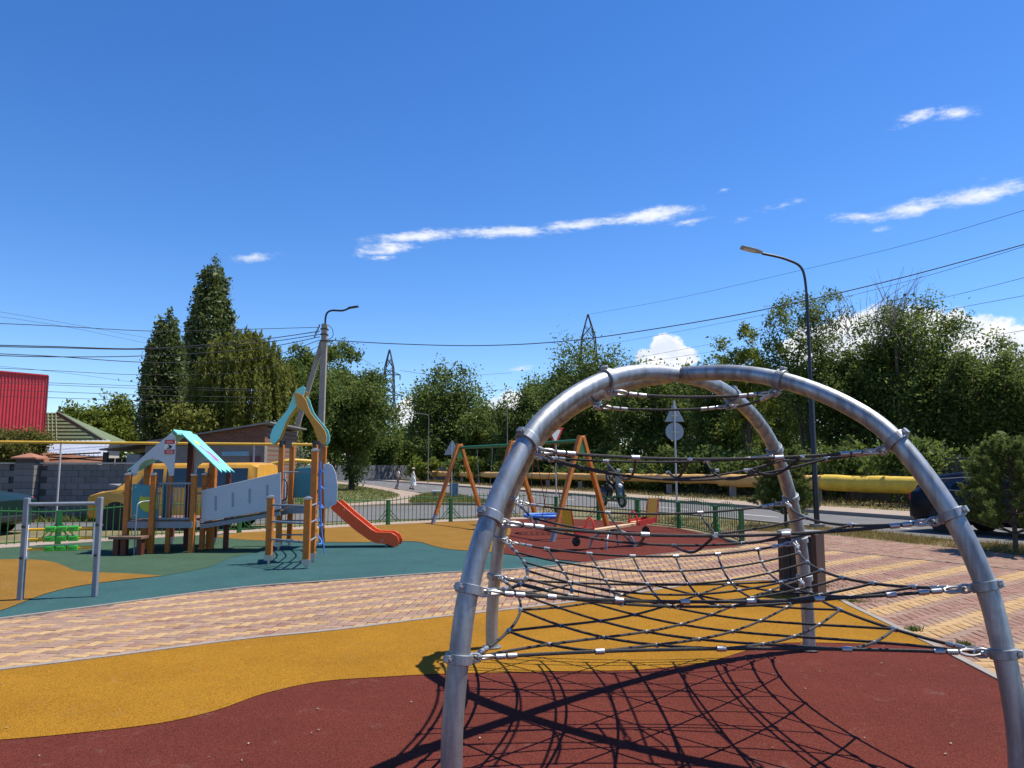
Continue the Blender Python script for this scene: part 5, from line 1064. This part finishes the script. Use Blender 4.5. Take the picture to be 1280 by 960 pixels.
def street_lamp(name, label, g, H, arm, head, m, r0=.075, r1=.045, group=None):
    T = thing(name, label, 'street lamp', g, group); top = V((g.x, g.y, H)); A = V(arm)
    MB().tube([g, g + V((0, 0, H * .55)), g + V((0, 0, H * .555)), top], [r0, r0 * .92, r1 * 1.1, r1], 12).build('pole', m, T, True)
    MB().tube(catmull([top, top + V((0, 0, A.z * .55)) + A * .08, top + A * .45 + V((0, 0, A.z * .42)), top + A], 6), r1 * .8, 10).build('arm', m, T, True)
    e = top + A; u = V((A.x, A.y, A.z * .25)).normalized(); q = MB(); w = V((-u.y, u.x, 0)).normalized(); up = u.cross(w); up = up if up.z > 0 else -up
    q.prism([e - w * .05, e + w * .05, e + u * .2 + w * .13, e + u * head + w * .12, e + u * (head + .03), e + u * head - w * .12, e + u * .2 - w * .13], up * .06); hd = q.build('lamp_head', mat('lamp_housing', (.30, .29, .27), .5, .3), T, False, .01)
    MB().prism([e + u * .2 + w * .1 - up * .012, e + u * (head - .05) + w * .1 - up * .012, e + u * (head - .05) - w * .1 - up * .012, e + u * .2 - w * .1 - up * .012], up * .01).build('lens', mat('lamp_lens', (.55, .5, .42), .3), hd)
    MB().box((g.x, g.y, .06), (.3, .3, .12)).build('base', CONC, T)
    return T
lg = G(1027, 660.5); pt = AT(1004, 385, lg.y)
street_lamp('street_lamp', 'tall black street lamp with curved arm beside the grass strip', V((lg.x - .12, lg.y, 0)), 6.55, (-1.25, -.1, 1.15), .62, DARKM)
street_lamp('street_lamp', 'slim pale lamp post far along the road verge', AT(535, 598, 88) * V((1, 1, 0)) if False else V((AT(535, 598, 88).x, 88, 0)), 7.6, (-.9, 0, .5), .5, mat('grey_lamp_post', (.16, .155, .15), .6), .07, .05)
street_lamp('street_lamp', 'slim pale lamp post behind the swing frame', V((AT(634, 598, 60).x, 60, 0)), 7.0, (-.3, .8, .5), .5, mat('grey_lamp_post', (.16, .155, .15), .6), .05, .035)

def utility_pole():
    Y = 34; x = AT(402, 500, Y).x; zt = AT(404, 405, Y).z; T = thing('utility_pole', 'leaning-braced concrete utility pole with lamp arm and bundled cables', 'pole', (x, Y, 0)); CP = mat('pole_concrete', (.27, .245, .215), .9, 0, .2, 3, .3, 30, dirt=.2)
    MB().beam((x, Y, 0), (x + .05, Y, zt), .26, .24, (0, 1, 0)).build('pole', CP, T, False, .02)
    b = AT(375, 490, Y); MB().beam((b.x - 1.05, Y + .2, 0), (x - .06, Y + .1, zt - .75), .2, .18, (0, 1, 0)).build('brace_strut', CP, T, False, .02)
    e = AT(437, 385, Y - .5); MB().tube(catmull([(x + .08, Y, zt - .5), (x + .08, Y, zt + .35), (x + .3, Y, zt + .62), (e.x - .35, Y - .4, e.z - .1), (e.x, Y - .5, e.z)], 6), .045, 8).build('lamp_arm', DARKM, T, True)
    MB().beam((e.x - .05, Y - .5, e.z), (e.x + .4, Y - .55, e.z + .06), .16, .07).build('lamp_head', DARKM, T)
    for z in (zt - .25, zt - .5, zt - .8): MB().box((x + .04, Y, z), (.32, .30, .05)).build('strap', DARKM, T)
    for k in range(5):
        a = V((x - .16 - .05 * k, Y - .16, zt - .2 - .12 * k)); MB().tube([a, a + V((0, 0, .14))], [.03, .04], 8).build('insulator', mat('insulator_glass', (.12, .13, .13), .2), T)
    MB().tube(catmull([(x + .2, Y - .1, zt - .05), (x + .42, Y - .1, zt - .25), (x + .45, Y - .1, zt - .6), (x + .2, Y - .1, zt - .75)], 6), .015, 6).build('cable_loop', CABLE, T, True)
    return V((x, Y, zt))
UP = utility_pole()

def pylon(label, px, ytop, Y, wtop, arms, wbase):
    top = AT(px, ytop, Y); H = top.z; g = V((top.x, Y, 0)); T = thing('transmission_pylon', label, 'pylon', g); PM = mat('pylon_steel', (.045, .048, .055), .6, .3); th = Y / F * 1.35
    hw = lambda z: wtop + (wbase - wtop) * max(0, 1 - z / (H * .84)) ** 1.15 if z < H * .84 else wtop * (H - z) / (H * .16) + .05
    lv = [H * k / 14 for k in range(15)]
    for sx in (-1, 1):
        for sy in (-1, 1): MB().tube([g + V((sx * hw(z), sy * hw(z), z)) for z in lv], th * .55, 4).build('tower_leg', PM, T)
    for k in range(14):
        a, b = hw(lv[k]), hw(lv[k + 1])
        for (p, q) in (((-1, -1), (1, -1)), ((1, -1), (1, 1)), ((1, 1), (-1, 1)), ((-1, 1), (-1, -1))):
            q1 = MB(); q1.beam(g + V((p[0] * a, p[1] * a, lv[k])), g + V((q[0] * b, q[1] * b, lv[k + 1])), th * .5); q1.build('lattice_brace', PM, T); q1 = MB(); q1.beam(g + V((q[0] * a, q[1] * a, lv[k])), g + V((p[0] * b, p[1] * b, lv[k + 1])), th * .5); q1.build('lattice_brace', PM, T)
    for (z, w) in arms:
        zz = H * z
        for s in (-1, 1):
            q1 = MB(); q1.beam(g + V((0, 0, zz)), g + V((s * w, 0, zz)), th * .8); q1.build('cross_arm', PM, T); q1 = MB(); q1.beam(g + V((0, 0, zz + H * .035)), g + V((s * w, 0, zz)), th * .6); q1.build('arm_stay', PM, T)
            MB().tube([g + V((s * w, 0, zz)), g + V((s * w, 0, zz - 1.0))], th * .5, 5).build('insulator', PM, T)
    return top
PY1 = pylon('lattice power pylon with three cross arms in the distance', 487, 437, 150, .85, ((.80, 2.2), (.64, 2.5), (.46, 2.2)), 1.9)
PY2 = pylon('pointed lattice pylon top rising above the tree row', 735, 393, 125, 1.15, ((.55, 2.5), (.4, 2.5)), 2.6)

# overhead wires
def wire(pts, r_, label, group):
    P = catmull([AT(*p) for p in pts], 8); tag(MB().tube(P, r_, 5).build('overhead_wire', CABLE, None, True), label, 'wire', group)
LW = [((-60, 402, 26), (60, 407, 28), (200, 414, 31), (330, 411, 33), (400, 409, 34)), ((-60, 430, 26), (60, 433, 28), (190, 435.5, 31), (320, 425, 33), (400, 414, 34)), ((-60, 432, 26), (60, 434.5, 28), (190, 436.5, 31), (320, 429, 33), (400, 418, 34)), ((-60, 442, 26), (60, 446, 28), (190, 444.5, 31), (320, 436, 33), (400, 421, 34)), ((-60, 440, 26), (60, 445, 28), (190, 453, 31), (320, 449, 33), (400, 425, 34)),
      ((-60, 457, 26), (60, 463, 28), (190, 468.5, 31), (320, 463, 33), (400, 432, 34)), ((-60, 474, 26), (60, 478.5, 28), (190, 483, 31), (330, 487, 34)), ((-60, 477, 26), (60, 481, 28), (190, 486, 31), (330, 489, 34)), ((-60, 485, 26), (60, 489.5, 28), (190, 494, 31), (330, 497, 34)), ((-60, 493, 26), (60, 497, 28), (190, 501, 31), (330, 503, 34))]
for i, p in enumerate(LW): wire(p, (.014, .02, .018, .018, .016, .010, .010, .009, .010, .010)[i], 'thin dark cable strung from the concrete pole over the red building', 'wires over the yard')
for p in (((-60, 380, 60), (60, 400, 70), (200, 425, 90), (330, 445, 110)), ((-60, 388, 60), (80, 408, 70), (200, 432, 90), (330, 452, 110)), ((-60, 452, 60), (80, 466, 70), (200, 482, 90), (300, 492, 110))): wire(p, .014, 'faint high wire sagging across the sky above the yard', 'faint wires above the yard')
wire(((406, 425, 34), (500, 430, 33), (600, 432, 32), (700, 427, 31), (800, 414, 30), (950, 388, 28.5), (1120, 349, 27), (1300, 300, 25)), .020, 'black cable running from the concrete pole across above the trees', None)
for p in (((736, 393, 125), (850, 372, 105), (1000, 338, 85), (1140, 304, 70), (1300, 257, 55)), ((760, 430, 125), (850, 414, 105), (1000, 384, 85), (1140, 350, 70), (1300, 302, 55)), ((780, 450, 125), (900, 428, 105), (1050, 400, 85), (1180, 372, 70), (1300, 342, 55)), ((780, 456, 125), (900, 438, 105), (1050, 412, 85), (1180, 388, 70), (1300, 366, 55)), ((900, 470, 125), (1000, 455, 105), (1130, 436, 85), (1300, 410, 60))): wire(p, .020, 'high voltage line from the pointed pylon over the trees', 'high voltage lines')
for p in (((475, 463, 150), (440, 440, 130), (418, 424, 110)), ((500, 463, 150), (560, 470, 160), (640, 466, 170)), ((475, 487, 150), (400, 480, 140), (330, 470, 130)), ((500, 487, 150), (560, 492, 160), (640, 486, 170))): wire(p, .035, 'thin line strung from the distant lattice pylon', 'lines from the distant pylon')

# signs and street furniture
SB = mat('sign_back_grey', (.28, .33, .38), .5, .3, .08, 4); SP = mat('sign_pole_steel', (.45, .45, .45), .5, .5)
def signs():
    Y = 43; c = AT(565, 562, Y); T = thing('warning_sign', 'back of a triangular road sign on a thin pole beside blue cabinet', 'road sign', (c.x, Y, 0)); s = .46
    MB().prism([c + V((-s, 0, -.3)), c + V((s, 0, -.3)), c + V((.04, 0, .5)), c + V((-.04, 0, .5))], (0, .03, 0)).build('sign_plate', SB, T, False, .02); MB().tube([(c.x, Y - .04, 0), (c.x, Y - .04, c.z + .35)], .03, 8).build('pole', SP, T, True); MB().box((c.x, Y - .05, c.z - .05), (.12, .05, .2)).build('bracket', SP, T)
    g = G(567.5, 621); T = thing('utility_cabinet', 'blue grey utility cabinet standing on the small lawn patch', 'cabinet', g); MB().box((g.x, g.y, .38), (.5, .35, .76)).build('body', mat('cabinet_blue', (.12, .20, .26), .5), T, False, .01); MB().box((g.x, g.y, .78), (.56, .4, .04)).build('lid', mat('cabinet_blue', (.12, .20, .26)), T); MB().box((g.x + .15, g.y - .18, .42), (.02, .02, .12)).build('handle', DARKM, T)
    g = G(548, 621); T = thing('concrete_slab_seat', 'low white slab seat beside the blue grey cabinet', 'bench', g); MB().box((g.x, g.y, .33), (.75, .4, .09)).build('seat', WHITE, T, False, .01)
    for x in (-.25, .25): MB().box((g.x + x, g.y, .14), (.1, .3, .29)).build('leg', CONC, T)
    Y = 27.5; c = AT(843, 523, Y); T = thing('road_sign', 'back of a triangle over round road sign on tall pole', 'road sign', (c.x, Y, 0)); xp = AT(846.5, 610, Y).x
    MB().prism([c + V((-.36, 0, -.12)), c + V((.36, 0, -.12)), c + V((.03, 0, .55)), c + V((-.03, 0, .55))], (0, .03, 0)).build('triangle_plate', SB, T, False, .015); MB().disc(c + V((0, .015, -.48)), (0, 1, 0), .33, .03, 32).build('round_plate', SB, T, True)
    MB().tube([(c.x, Y - .05, 0), (c.x, Y - .05, c.z + .65)], .035, 8).build('pole', SP, T, True)
    for z in (.1, -.5): MB().box((c.x, Y - .03, c.z + z), (.3, .03, .05)).build('bracket', SP, T)
    Y = 31; c = AT(694, 546, Y); T = thing('give_way_sign', 'red bordered white inverted triangle sign behind the swing frame', 'road sign', (c.x, Y, 0)); d = V((.85, .5, 0)).normalized()
    MB().prism([c - d * .42 + V((0, 0, .38)), c + d * .42 + V((0, 0, .38)), c + d * .03 + V((0, 0, -.38)), c - d * .03 + V((0, 0, -.38))], (.0, .03, 0)).build('sign_plate', RED, T, False, .01); MB().prism([c - d * .28 + V((0, -.012, .29)), c + d * .28 + V((0, -.012, .29)), c + V((0, -.012, -.22))], (0, .01, 0)).build('sign_face', WHITE, T); MB().tube([(c.x + .03, Y + .06, 0), (c.x + .03, Y + .06, c.z + .4)], .03, 8).build('pole', SP, T, True)
signs()

# ================================================================== TREES
LEAF = {'elm': attr_mat('elm_leaves', [(.034, .062, .015), (.072, .115, .026), (.120, .170, .040), (.19, .225, .065)], .6, .42, spec=.15), 'light': attr_mat('light_leaves', [(.06, .095, .012), (.115, .16, .022), (.17, .215, .035), (.23, .25, .05)], .6, .36, spec=.15),
        'poplar': attr_mat('poplar_leaves', [(.040, .062, .018), (.08, .115, .032), (.125, .16, .046), (.24, .27, .15)], .5, .26, spec=.25), 'willow': attr_mat('willow_leaves', [(.065, .085, .015), (.12, .145, .026), (.18, .195, .042), (.24, .235, .065)], .6, .34, spec=.15),
        'autumn': attr_mat('mixed_leaves', [(.06, .085, .016), (.10, .125, .025), (.16, .13, .034), (.26, .15, .04)], .6, .32, spec=.15), 'pine': attr_mat('pine_needles', [(.055, .085, .018), (.095, .135, .030), (.14, .18, .045), (.20, .22, .065)], .6, .2, spec=.15), 'silver': attr_mat('silver_leaves', [(.08, .10, .06), (.135, .155, .095), (.21, .23, .15), (.30, .31, .23)], .6, .3, spec=.15)}
def leaves(name, C, ls, m, r_, parent, kind=None, up=.35, aspect=.5, dirs=None):
    n = len(C); nrm = r_.normal(0, 1, (n, 3)); nrm[:, 2] += up; nrm /= np.linalg.norm(nrm, axis=1)[:, None]
    t = r_.normal(0, 1, (n, 3)) if dirs is None else dirs + r_.normal(0, .25, (n, 3)); t -= nrm * (t * nrm).sum(1)[:, None]; t /= np.linalg.norm(t, axis=1)[:, None] + 1e-9; b = np.cross(nrm, t); s = (ls * np.clip(r_.lognormal(0, .32, n), .45, 2.0))[:, None]
    V_ = np.stack([C - t * s * .5, C + b * s * aspect * .5 + t * s * .06, C + t * s * .5, C - b * s * aspect * .5 + t * s * .06], 1)
    return soup(name, V_, 0, m, np.clip(r_.normal(.42, .22, n), 0, 1), parent, kind)
def tree(name, label, X, Y, H, W, cb, kind='round', n=9000, ls=.22, lm='elm', seed=1, tr=.18, clumps=70, group=None, gap=.0, z0=0.0, fill=1.0):
    r_ = np.random.default_rng(seed); random.seed(seed); T = thing(name, label, 'tree' if kind != 'shrub' else 'shrub', (X, Y, z0), group); g = V((X, Y, z0))
    bend = [g + V((r_.normal(0, .02 * H) * k * .5, r_.normal(0, .02 * H) * k * .5, H * f)) for k, f in enumerate((0, .12, .3, .5, .7))]; bend[0] = g
    if kind != 'shrub': MB().tube(catmull(bend, 4), [tr * (1.25 if i < 2 else 1) * (1 - .75 * i / 16) for i in range(17)], 9).build('trunk', WOODP, T, True)
    cz, rz, rx = (cb + H) / 2, (H - cb) / 2, W / 2
    if kind in ('round', 'shrub', 'sparse'):
        ph = r_.uniform(0, 6.28, 6)
        def lobed(d): return 1 + .13 * np.sin(3 * np.arctan2(d[:, 1], d[:, 0]) + ph[0]) + .12 * np.sin(5 * d[:, 2] + ph[1]) + .09 * np.sin(7 * np.arctan2(d[:, 1], d[:, 0]) + 4 * d[:, 2] + ph[2])
        d = r_.normal(0, 1, (clumps, 3)); d /= np.linalg.norm(d, axis=1)[:, None]; rad = r_.uniform(.12, 1, clumps) ** .5 * lobed(d) * .84
        cc = d * rad[:, None] * np.array([rx, rx, rz]); low = cc[:, 2] < 0; cc[low, :2] *= .93; cc += np.array([0, 0, cz])
        cr = W * r_.uniform(.075, .15, clumps) * (1.0 if kind != 'sparse' else .72); k = r_.choice(clumps, n, p=cr ** 1.6 / (cr ** 1.6).sum())
        o = r_.normal(0, 1, (n, 3)) * np.array([.62, .62, .5]); C = cc[k] + o * cr[k][:, None]; C += .05 * W * np.sin(C[:, [1, 2, 0]] * 2.3 + ph[3:6])
        C = C[C[:, 2] > .1]
        for i in range(13 if kind != 'shrub' else 7):       # limbs reach to clumps
            j = r_.integers(clumps); e = V(cc[j]) + g; st_ = g + V((0, 0, min(max(cb * .75, H * .14) + (H * .35) * r_.random(), e.z - z0 - .2 if e.z - z0 > 1 else .3)))
            if kind == 'shrub': st_ = g + V((r_.normal(0, .1), r_.normal(0, .1), 0))
            mid = st_.lerp(e, .5) + V((r_.normal(0, .04 * W), r_.normal(0, .04 * W), .05 * H)); MB().tube(catmull([st_, mid, e], 5), [tr * .5 * (1 - .85 * q / 10) for q in range(11)], 6).build('limb', WOODP, T, True)
    elif kind == 'poplar':
        K = 30; pa = np.arange(K) * 2.399 + r_.normal(0, .2, K); pr = np.sqrt((np.arange(K) + .5) / K); ptop = H * (1 - .34 * pr ** 2.3) * r_.uniform(.92, 1.0, K); ptop[0] = H; pbot = cb + (H - cb) * np.maximum(0, r_.uniform(-.1, .45, K) * (1 - pr * .6))
        wgt = (ptop - pbot) * (.6 + pr); sp = r_.choice(K, n, p=wgt / wgt.sum()); f = r_.random(n) ** .9; z = pbot[sp] + f * (ptop - pbot)[sp]; spin = np.interp(f, [0, .25, .75, 1], [.5, 1, .85, .35])
        cx_ = pr[sp] * rx * .92 * (.55 + .45 * np.sin(np.clip(f * 1.25 + .25, 0, 1.6))); wob = np.sin(z * 1.3 + sp * 2.1) * .05 * rx
        C = np.c_[np.cos(pa[sp]) * (cx_ + wob), np.sin(pa[sp]) * (cx_ + wob), z] + r_.normal(0, 1, (n, 3)) * np.array([.21 * rx, .21 * rx, .3]) * (spin[:, None] * .9 + .1)
        for i in range(12):
            az_ = i * 2.399; h0 = cb + (H - cb) * .035 * i; e = g + V((math.cos(az_) * rx * .4, math.sin(az_) * rx * .4, min(H * .6, h0 + H * .22))); MB().tube(catmull([g + V((0, 0, h0)), g + V((math.cos(az_) * rx * .3, math.sin(az_) * rx * .3, h0 + H * .1)), e], 5), [tr * .35 * (1 - .8 * q / 10) for q in range(11)], 5).build('limb', WOODP, T, True)
    elif kind == 'willow':
        ns = 420; az = r_.uniform(0, 6.28, ns); q = np.sqrt(r_.random(ns)); x, y = np.cos(az) * q * rx, np.sin(az) * q * rx; zt = cb + (H - cb) * (.45 + .55 * np.sqrt(np.maximum(0, 1 - q ** 2))) * r_.uniform(.85, 1.03, ns); ln = r_.uniform(.25, .55, ns) * (H - cb) * (.5 + .7 * q)
        s = r_.integers(0, ns, n); f = r_.random(n); C = np.c_[x[s] * (1 + .12 * f), y[s] * (1 + .12 * f), zt[s] - f ** 1.2 * ln[s]] + r_.normal(0, 1, (n, 3)) * np.array([.07, .07, .06]); C = C[C[:, 2] > cb * .6]
        for i in range(10): az_ = i * 2.399; e = g + V((math.cos(az_) * rx * .7, math.sin(az_) * rx * .7, H * .75)); MB().tube(catmull([g + V((0, 0, H * .3)), g + V((math.cos(az_) * rx * .3, math.sin(az_) * rx * .3, H * .62)), e], 5), [tr * .5 * (1 - .8 * q_ / 10) for q_ in range(11)], 6).build('limb', WOODP, T, True)
    C = C + np.array([X, Y, z0]); leaves('crown', C, ls, LEAF[lm], r_, T, None, aspect=.5 if kind != 'willow' else .28, dirs=None if kind != 'willow' else np.tile([0, 0, -1.0], (len(C), 1))); return T
def tpx(name, label, cx, top, w, Y, cbpx, **k):
    p = AT(cx, top, Y); tree(name, label, p.x, Y, p.z, w * Y / F, max(.15, AT(cx, cbpx, Y).z), **k)
# left yard and street
tpx('garden_tree', 'bushy light green tree behind the low sheds', 128, 502, 104, 55, 575, n=23343, ls=0.246, lm='light', seed=11, clumps=65)
tpx('poplar_tree', 'shorter leaning poplar with upright branches behind the playhouse', 209, 388, 52, 50, 570, kind='poplar', n=40018, ls=0.221, lm='poplar', seed=12)
tpx('poplar_tree', 'tallest dark poplar rising behind the weeping willow', 268, 321, 60, 58, 560, kind='poplar', n=40018, ls=0.271, lm='poplar', seed=13)
tpx('willow_tree', 'pale weeping willow with hanging strands beside the poplars', 308, 413, 132, 46, 590, kind='willow', n=53360, ls=0.246, lm='willow', seed=14, tr=.3)
tpx('broadleaf_tree', 'dense dark tree directly behind the concrete utility pole', 372, 428, 105, 50, 585, n=43353, ls=0.205, seed=15, clumps=116)
tpx('broadleaf_tree', 'dense dark leafy tree right of the concrete pole', 418, 425, 84, 66, 588, n=30015, ls=0.246, seed=16, clumps=87)
tpx('lawn_tree', 'young dark tree with thin trunk standing on the lawn', 443, 446, 112, 61, 592, n=40018, ls=0.230, seed=17, clumps=101, tr=.22)
tpx('olive_shrub', 'silvery grey shrub behind the play tower', 352, 536, 62, 40, 600, kind='shrub', n=16675, ls=0.164, lm='silver', seed=18, clumps=43)
tpx('street_tree', 'bushy green tree under the willow behind the brick shed', 255, 500, 110, 44, 580, n=26680, ls=0.205, lm='willow', seed=19, clumps=72)
tpx('yard_shrub', 'orange tipped shrub showing over the block wall', 22, 527, 70, 26, 585, kind='shrub', n=18341, ls=0.082, lm='autumn', seed=20, clumps=49)
# across the road
tpx('elm_tree', 'round green elm left of the far lamp post', 560, 461, 118, 118, 598, n=36683, ls=0.410, seed=21, clumps=101)
tpx('elm_tree', 'smaller elm partly hidden behind the round elm', 612, 500, 90, 112, 598, n=23343, ls=0.394, seed=22, clumps=72)
tpx('elm_tree', 'low bright elm beside the distant lattice pylon', 520, 535, 80, 140, 598, n=16675, ls=0.451, lm='light', seed=23, clumps=52)
tpx('elm_tree', 'low leafy elm beside the lawn tree near the panel fence', 470, 520, 70, 125, 598, n=16675, ls=0.410, seed=24, clumps=58)
tpx('elm_tree', 'dark elm under the small cloud gap', 668, 462, 104, 86, 598, n=30015, ls=0.312, seed=25, clumps=101)
tpx('elm_tree', 'broad elm crown below the pointed pylon top', 735, 432, 150, 76, 598, n=50025, ls=0.279, seed=26, clumps=137)
tpx('elm_tree', 'tall elm with cloud showing behind its top', 826, 436, 135, 66, 598, n=43353, ls=0.246, seed=27, clumps=123)
tpx('elm_tree', 'elm right behind the crown of the steel dome', 900, 440, 110, 56, 598, n=33350, ls=0.213, seed=28, clumps=101)
tpx('acacia_tree', 'pale airy acacia left of the black street lamp', 930, 404, 84, 50, 570, kind='sparse', n=13050, ls=0.180, lm='light', seed=29, clumps=87)
tpx('acacia_tree', 'tall thin crowned acacia behind the black street lamp', 1000, 346, 120, 47, 585, kind='sparse', n=20880, ls=0.164, seed=30, clumps=123)
tpx('elm_tree', 'shaded elm behind the two airy acacias', 965, 452, 140, 62, 598, n=31900, ls=0.210, seed=35, clumps=120)
tpx('elm_tree', 'dense elm filling the gap right of the street lamp', 1062, 418, 120, 46, 598, n=36683, ls=0.172, seed=31, clumps=116)
tpx('elm_tree', 'big dense elm under the bare dead twigs', 1134, 366, 150, 44, 598, n=53360, ls=0.164, seed=32, clumps=145)
tpx('elm_tree', 'wide elm behind the navy estate car', 1215, 410, 150, 41, 598, n=50025, ls=0.156, seed=33, clumps=137)
tpx('elm_tree', 'elm at the end of the row past the navy car', 1295, 455, 130, 39, 598, n=36683, ls=0.156, seed=34, clumps=108)
def bare_twigs():
    Y = 43; T = thing('dead_tree', 'bare dead twigs sticking out above the big elm', 'tree', (AT(1125, 590, Y).x, Y, 0)); r_ = random.Random(5)
    MB().tube([V((AT(1125, 590, Y).x, Y, 0)), AT(1122, 470, Y), AT(1118, 400, Y)], [.16, .1, .05], 7).build('trunk', WOODP, T, True)
    q = MB()
    for i in range(42):
        a = AT(r_.uniform(1085, 1155), r_.uniform(385, 440), Y + r_.uniform(-1.5, 1.5)); b = AT(r_.uniform(1082, 1165), r_.uniform(333, 372), a.y); m_ = a.lerp(b, .5) + V((r_.uniform(-.3, .3), 0, .2)); q.tube(catmull([a, m_, b], 4), [.022 * (1 - .8 * k / 8) for k in range(9)], 4)
    for i in range(26):
        a = AT(r_.uniform(1030, 1075), r_.uniform(395, 440), Y); b = a + V((r_.uniform(-1.2, .2), 0, r_.uniform(.6, 2.0))); q.tube([a, a.lerp(b, .5) + V((.1, 0, .1)), b], [.02, .014, .005], 4)
    o = q.build('bare_twigs', mat('dead_twig', (.16, .13, .11), .9), T); o['kind'] = 'stuff'
bare_twigs()
for i, (cx, top, w, Y, lm, lab) in enumerate(((600, 572, 40, 84, 'light', 'low bush at the pipeline left of the swing frame'), (652, 545, 40, 80, 'autumn', 'orange tinged bush behind the swing frame'), (700, 560, 70, 74, 'elm', 'dark bush under the elms behind the swing beam'), (760, 556, 60, 66, 'elm', 'dark bush behind the scooter rider'), (900, 560, 80, 50, 'elm', 'dark bush between the elms behind the net dome'), (1150, 570, 70, 37, 'elm', 'round bush leaning over the panel wall by the car'), (1075, 572, 60, 41, 'elm', 'bush leaning over the panel wall by the lamp'), (530, 572, 40, 100, 'light', 'small bush beside the start of the pipeline'), (575, 574, 44, 92, 'elm', 'dark bush beside the triangular sign'))):
    tpx('roadside_bush', lab, cx, top, w, Y, 597, kind='shrub', n=2600, ls=.0042 * Y + .02, lm=lm, seed=60 + i, clumps=24)
bl = ['leafy bush behind the pipeline at road sign', 'leafy bush behind the pipeline near the lamp', 'leafy bush behind the pipeline facing the net dome']
r0 = random.Random(3)
for i in range(20):
    Yb = 26 + i * 3.6; p = FK(Yb, 7.6 + r0.uniform(-.3, .5)); hb = r0.uniform(2.0, 3.4)
    tree('hedge_shrub', 'dark green shrub in the hedge row between pipeline and panel wall', p.x, p.y, hb, r0.uniform(3.4, 4.6), .1, kind='shrub', n=3600, ls=.16 + .0014 * Yb, lm='elm', seed=200 + i, clumps=40, tr=.06, group='hedge row behind the pipeline')
def pine(label, g, H, W, seed):
    r_ = np.random.default_rng(seed); T = thing('pine_tree', label, 'tree', g); MB().tube([g, g + V((.02, 0, H * .5)), g + V((0, .02, H))], [.05, .035, .008], 8).build('trunk', WOODP, T, True); C = []; D = []
    nw = 10
    for w_ in range(nw):
        h = H * (.16 + .8 * w_ / nw); L = W / 2 * (1 - .82 * w_ / nw) ** .8; nb = 7
        for b in range(nb):
            az = b * 6.283 / nb + w_ * .9 + r_.normal(0, .15); Lb = L * r_.uniform(.8, 1.15); e = np.array([math.cos(az) * Lb, math.sin(az) * Lb, Lb * .35]); s0 = np.array([0, 0, h])
            MB().tube([g + V((0, 0, h)), g + V(s0 + e * .5 + [0, 0, -.03]), g + V(s0 + e)], [.016, .011, .004], 5).build('branch', WOODP, T, True)
            for tw in range(7):
                f = .35 + .65 * tw / 6; base = s0 + e * f; tdir = e / np.linalg.norm(e) + r_.normal(0, .55, 3); tdir[2] += .35; tdir /= np.linalg.norm(tdir); tl = .22 * (1.2 - .4 * w_ / nw) * r_.uniform(.7, 1.2)
                k = 120; ff = r_.random(k); nd = r_.normal(0, 1, (k, 3)); nd -= tdir * (nd @ tdir)[:, None] * .6; nd += tdir * .75; nd /= np.linalg.norm(nd, axis=1)[:, None]; C.append(base + tdir * (ff * tl)[:, None] + nd * .035); D.append(nd)
    k = 160; nd = r_.normal(0, 1, (k, 3)); nd[:, 2] = abs(nd[:, 2]) + .5; nd /= np.linalg.norm(nd, axis=1)[:, None]; C.append(np.array([0, 0, H]) - np.array([0, 0, 1]) * (r_.random(k) * .3)[:, None] + nd * .035); D.append(nd)
    C = np.concatenate(C) + np.array(g); D = np.concatenate(D); n = len(C); bb = np.cross(D, r_.normal(0, 1, (n, 3))); bb /= np.linalg.norm(bb, axis=1)[:, None]; s = r_.uniform(.07, .12, n)[:, None]
    Vv = np.stack([C - D * s * .5, C + bb * .0065, C + D * s * .5, C - bb * .0065], 1); soup('crown', Vv, 0, LEAF['pine'], np.clip(r_.normal(.45, .22, n), 0, 1), T)
pine('young pine on the dry grass strip in front of navy car', V((9.9, 15.05, 0)), 2.2, 2.1, 41); pine('small pine beside the black street lamp', V((7.75, 21.6, 0)), 2.2, 1.6, 42)
pine('pine sapling at the brick plaza edge beyond the young pine', V((11.6, 15.2, 0)), 2.2, 1.7, 43)
# woods far beyond, one mass
r_ = np.random.default_rng(77); n = 42000; t = r_.random(n); Xw = -150 + 420 * t; Yw = 175 + r_.normal(0, 9, n) - 60 * np.maximum(0, t - .55); hh = 8.5 + 2.5 * np.sin(t * 40) + 1.5 * np.sin(t * 97 + 1); zw = hh * r_.random(n) ** .7
fw = leaves('far_wood', np.c_[Xw, Yw, zw], 1.1, LEAF['elm'], r_, None, 'stuff'); tag(fw, 'distant band of woodland closing off the horizon', 'woodland')
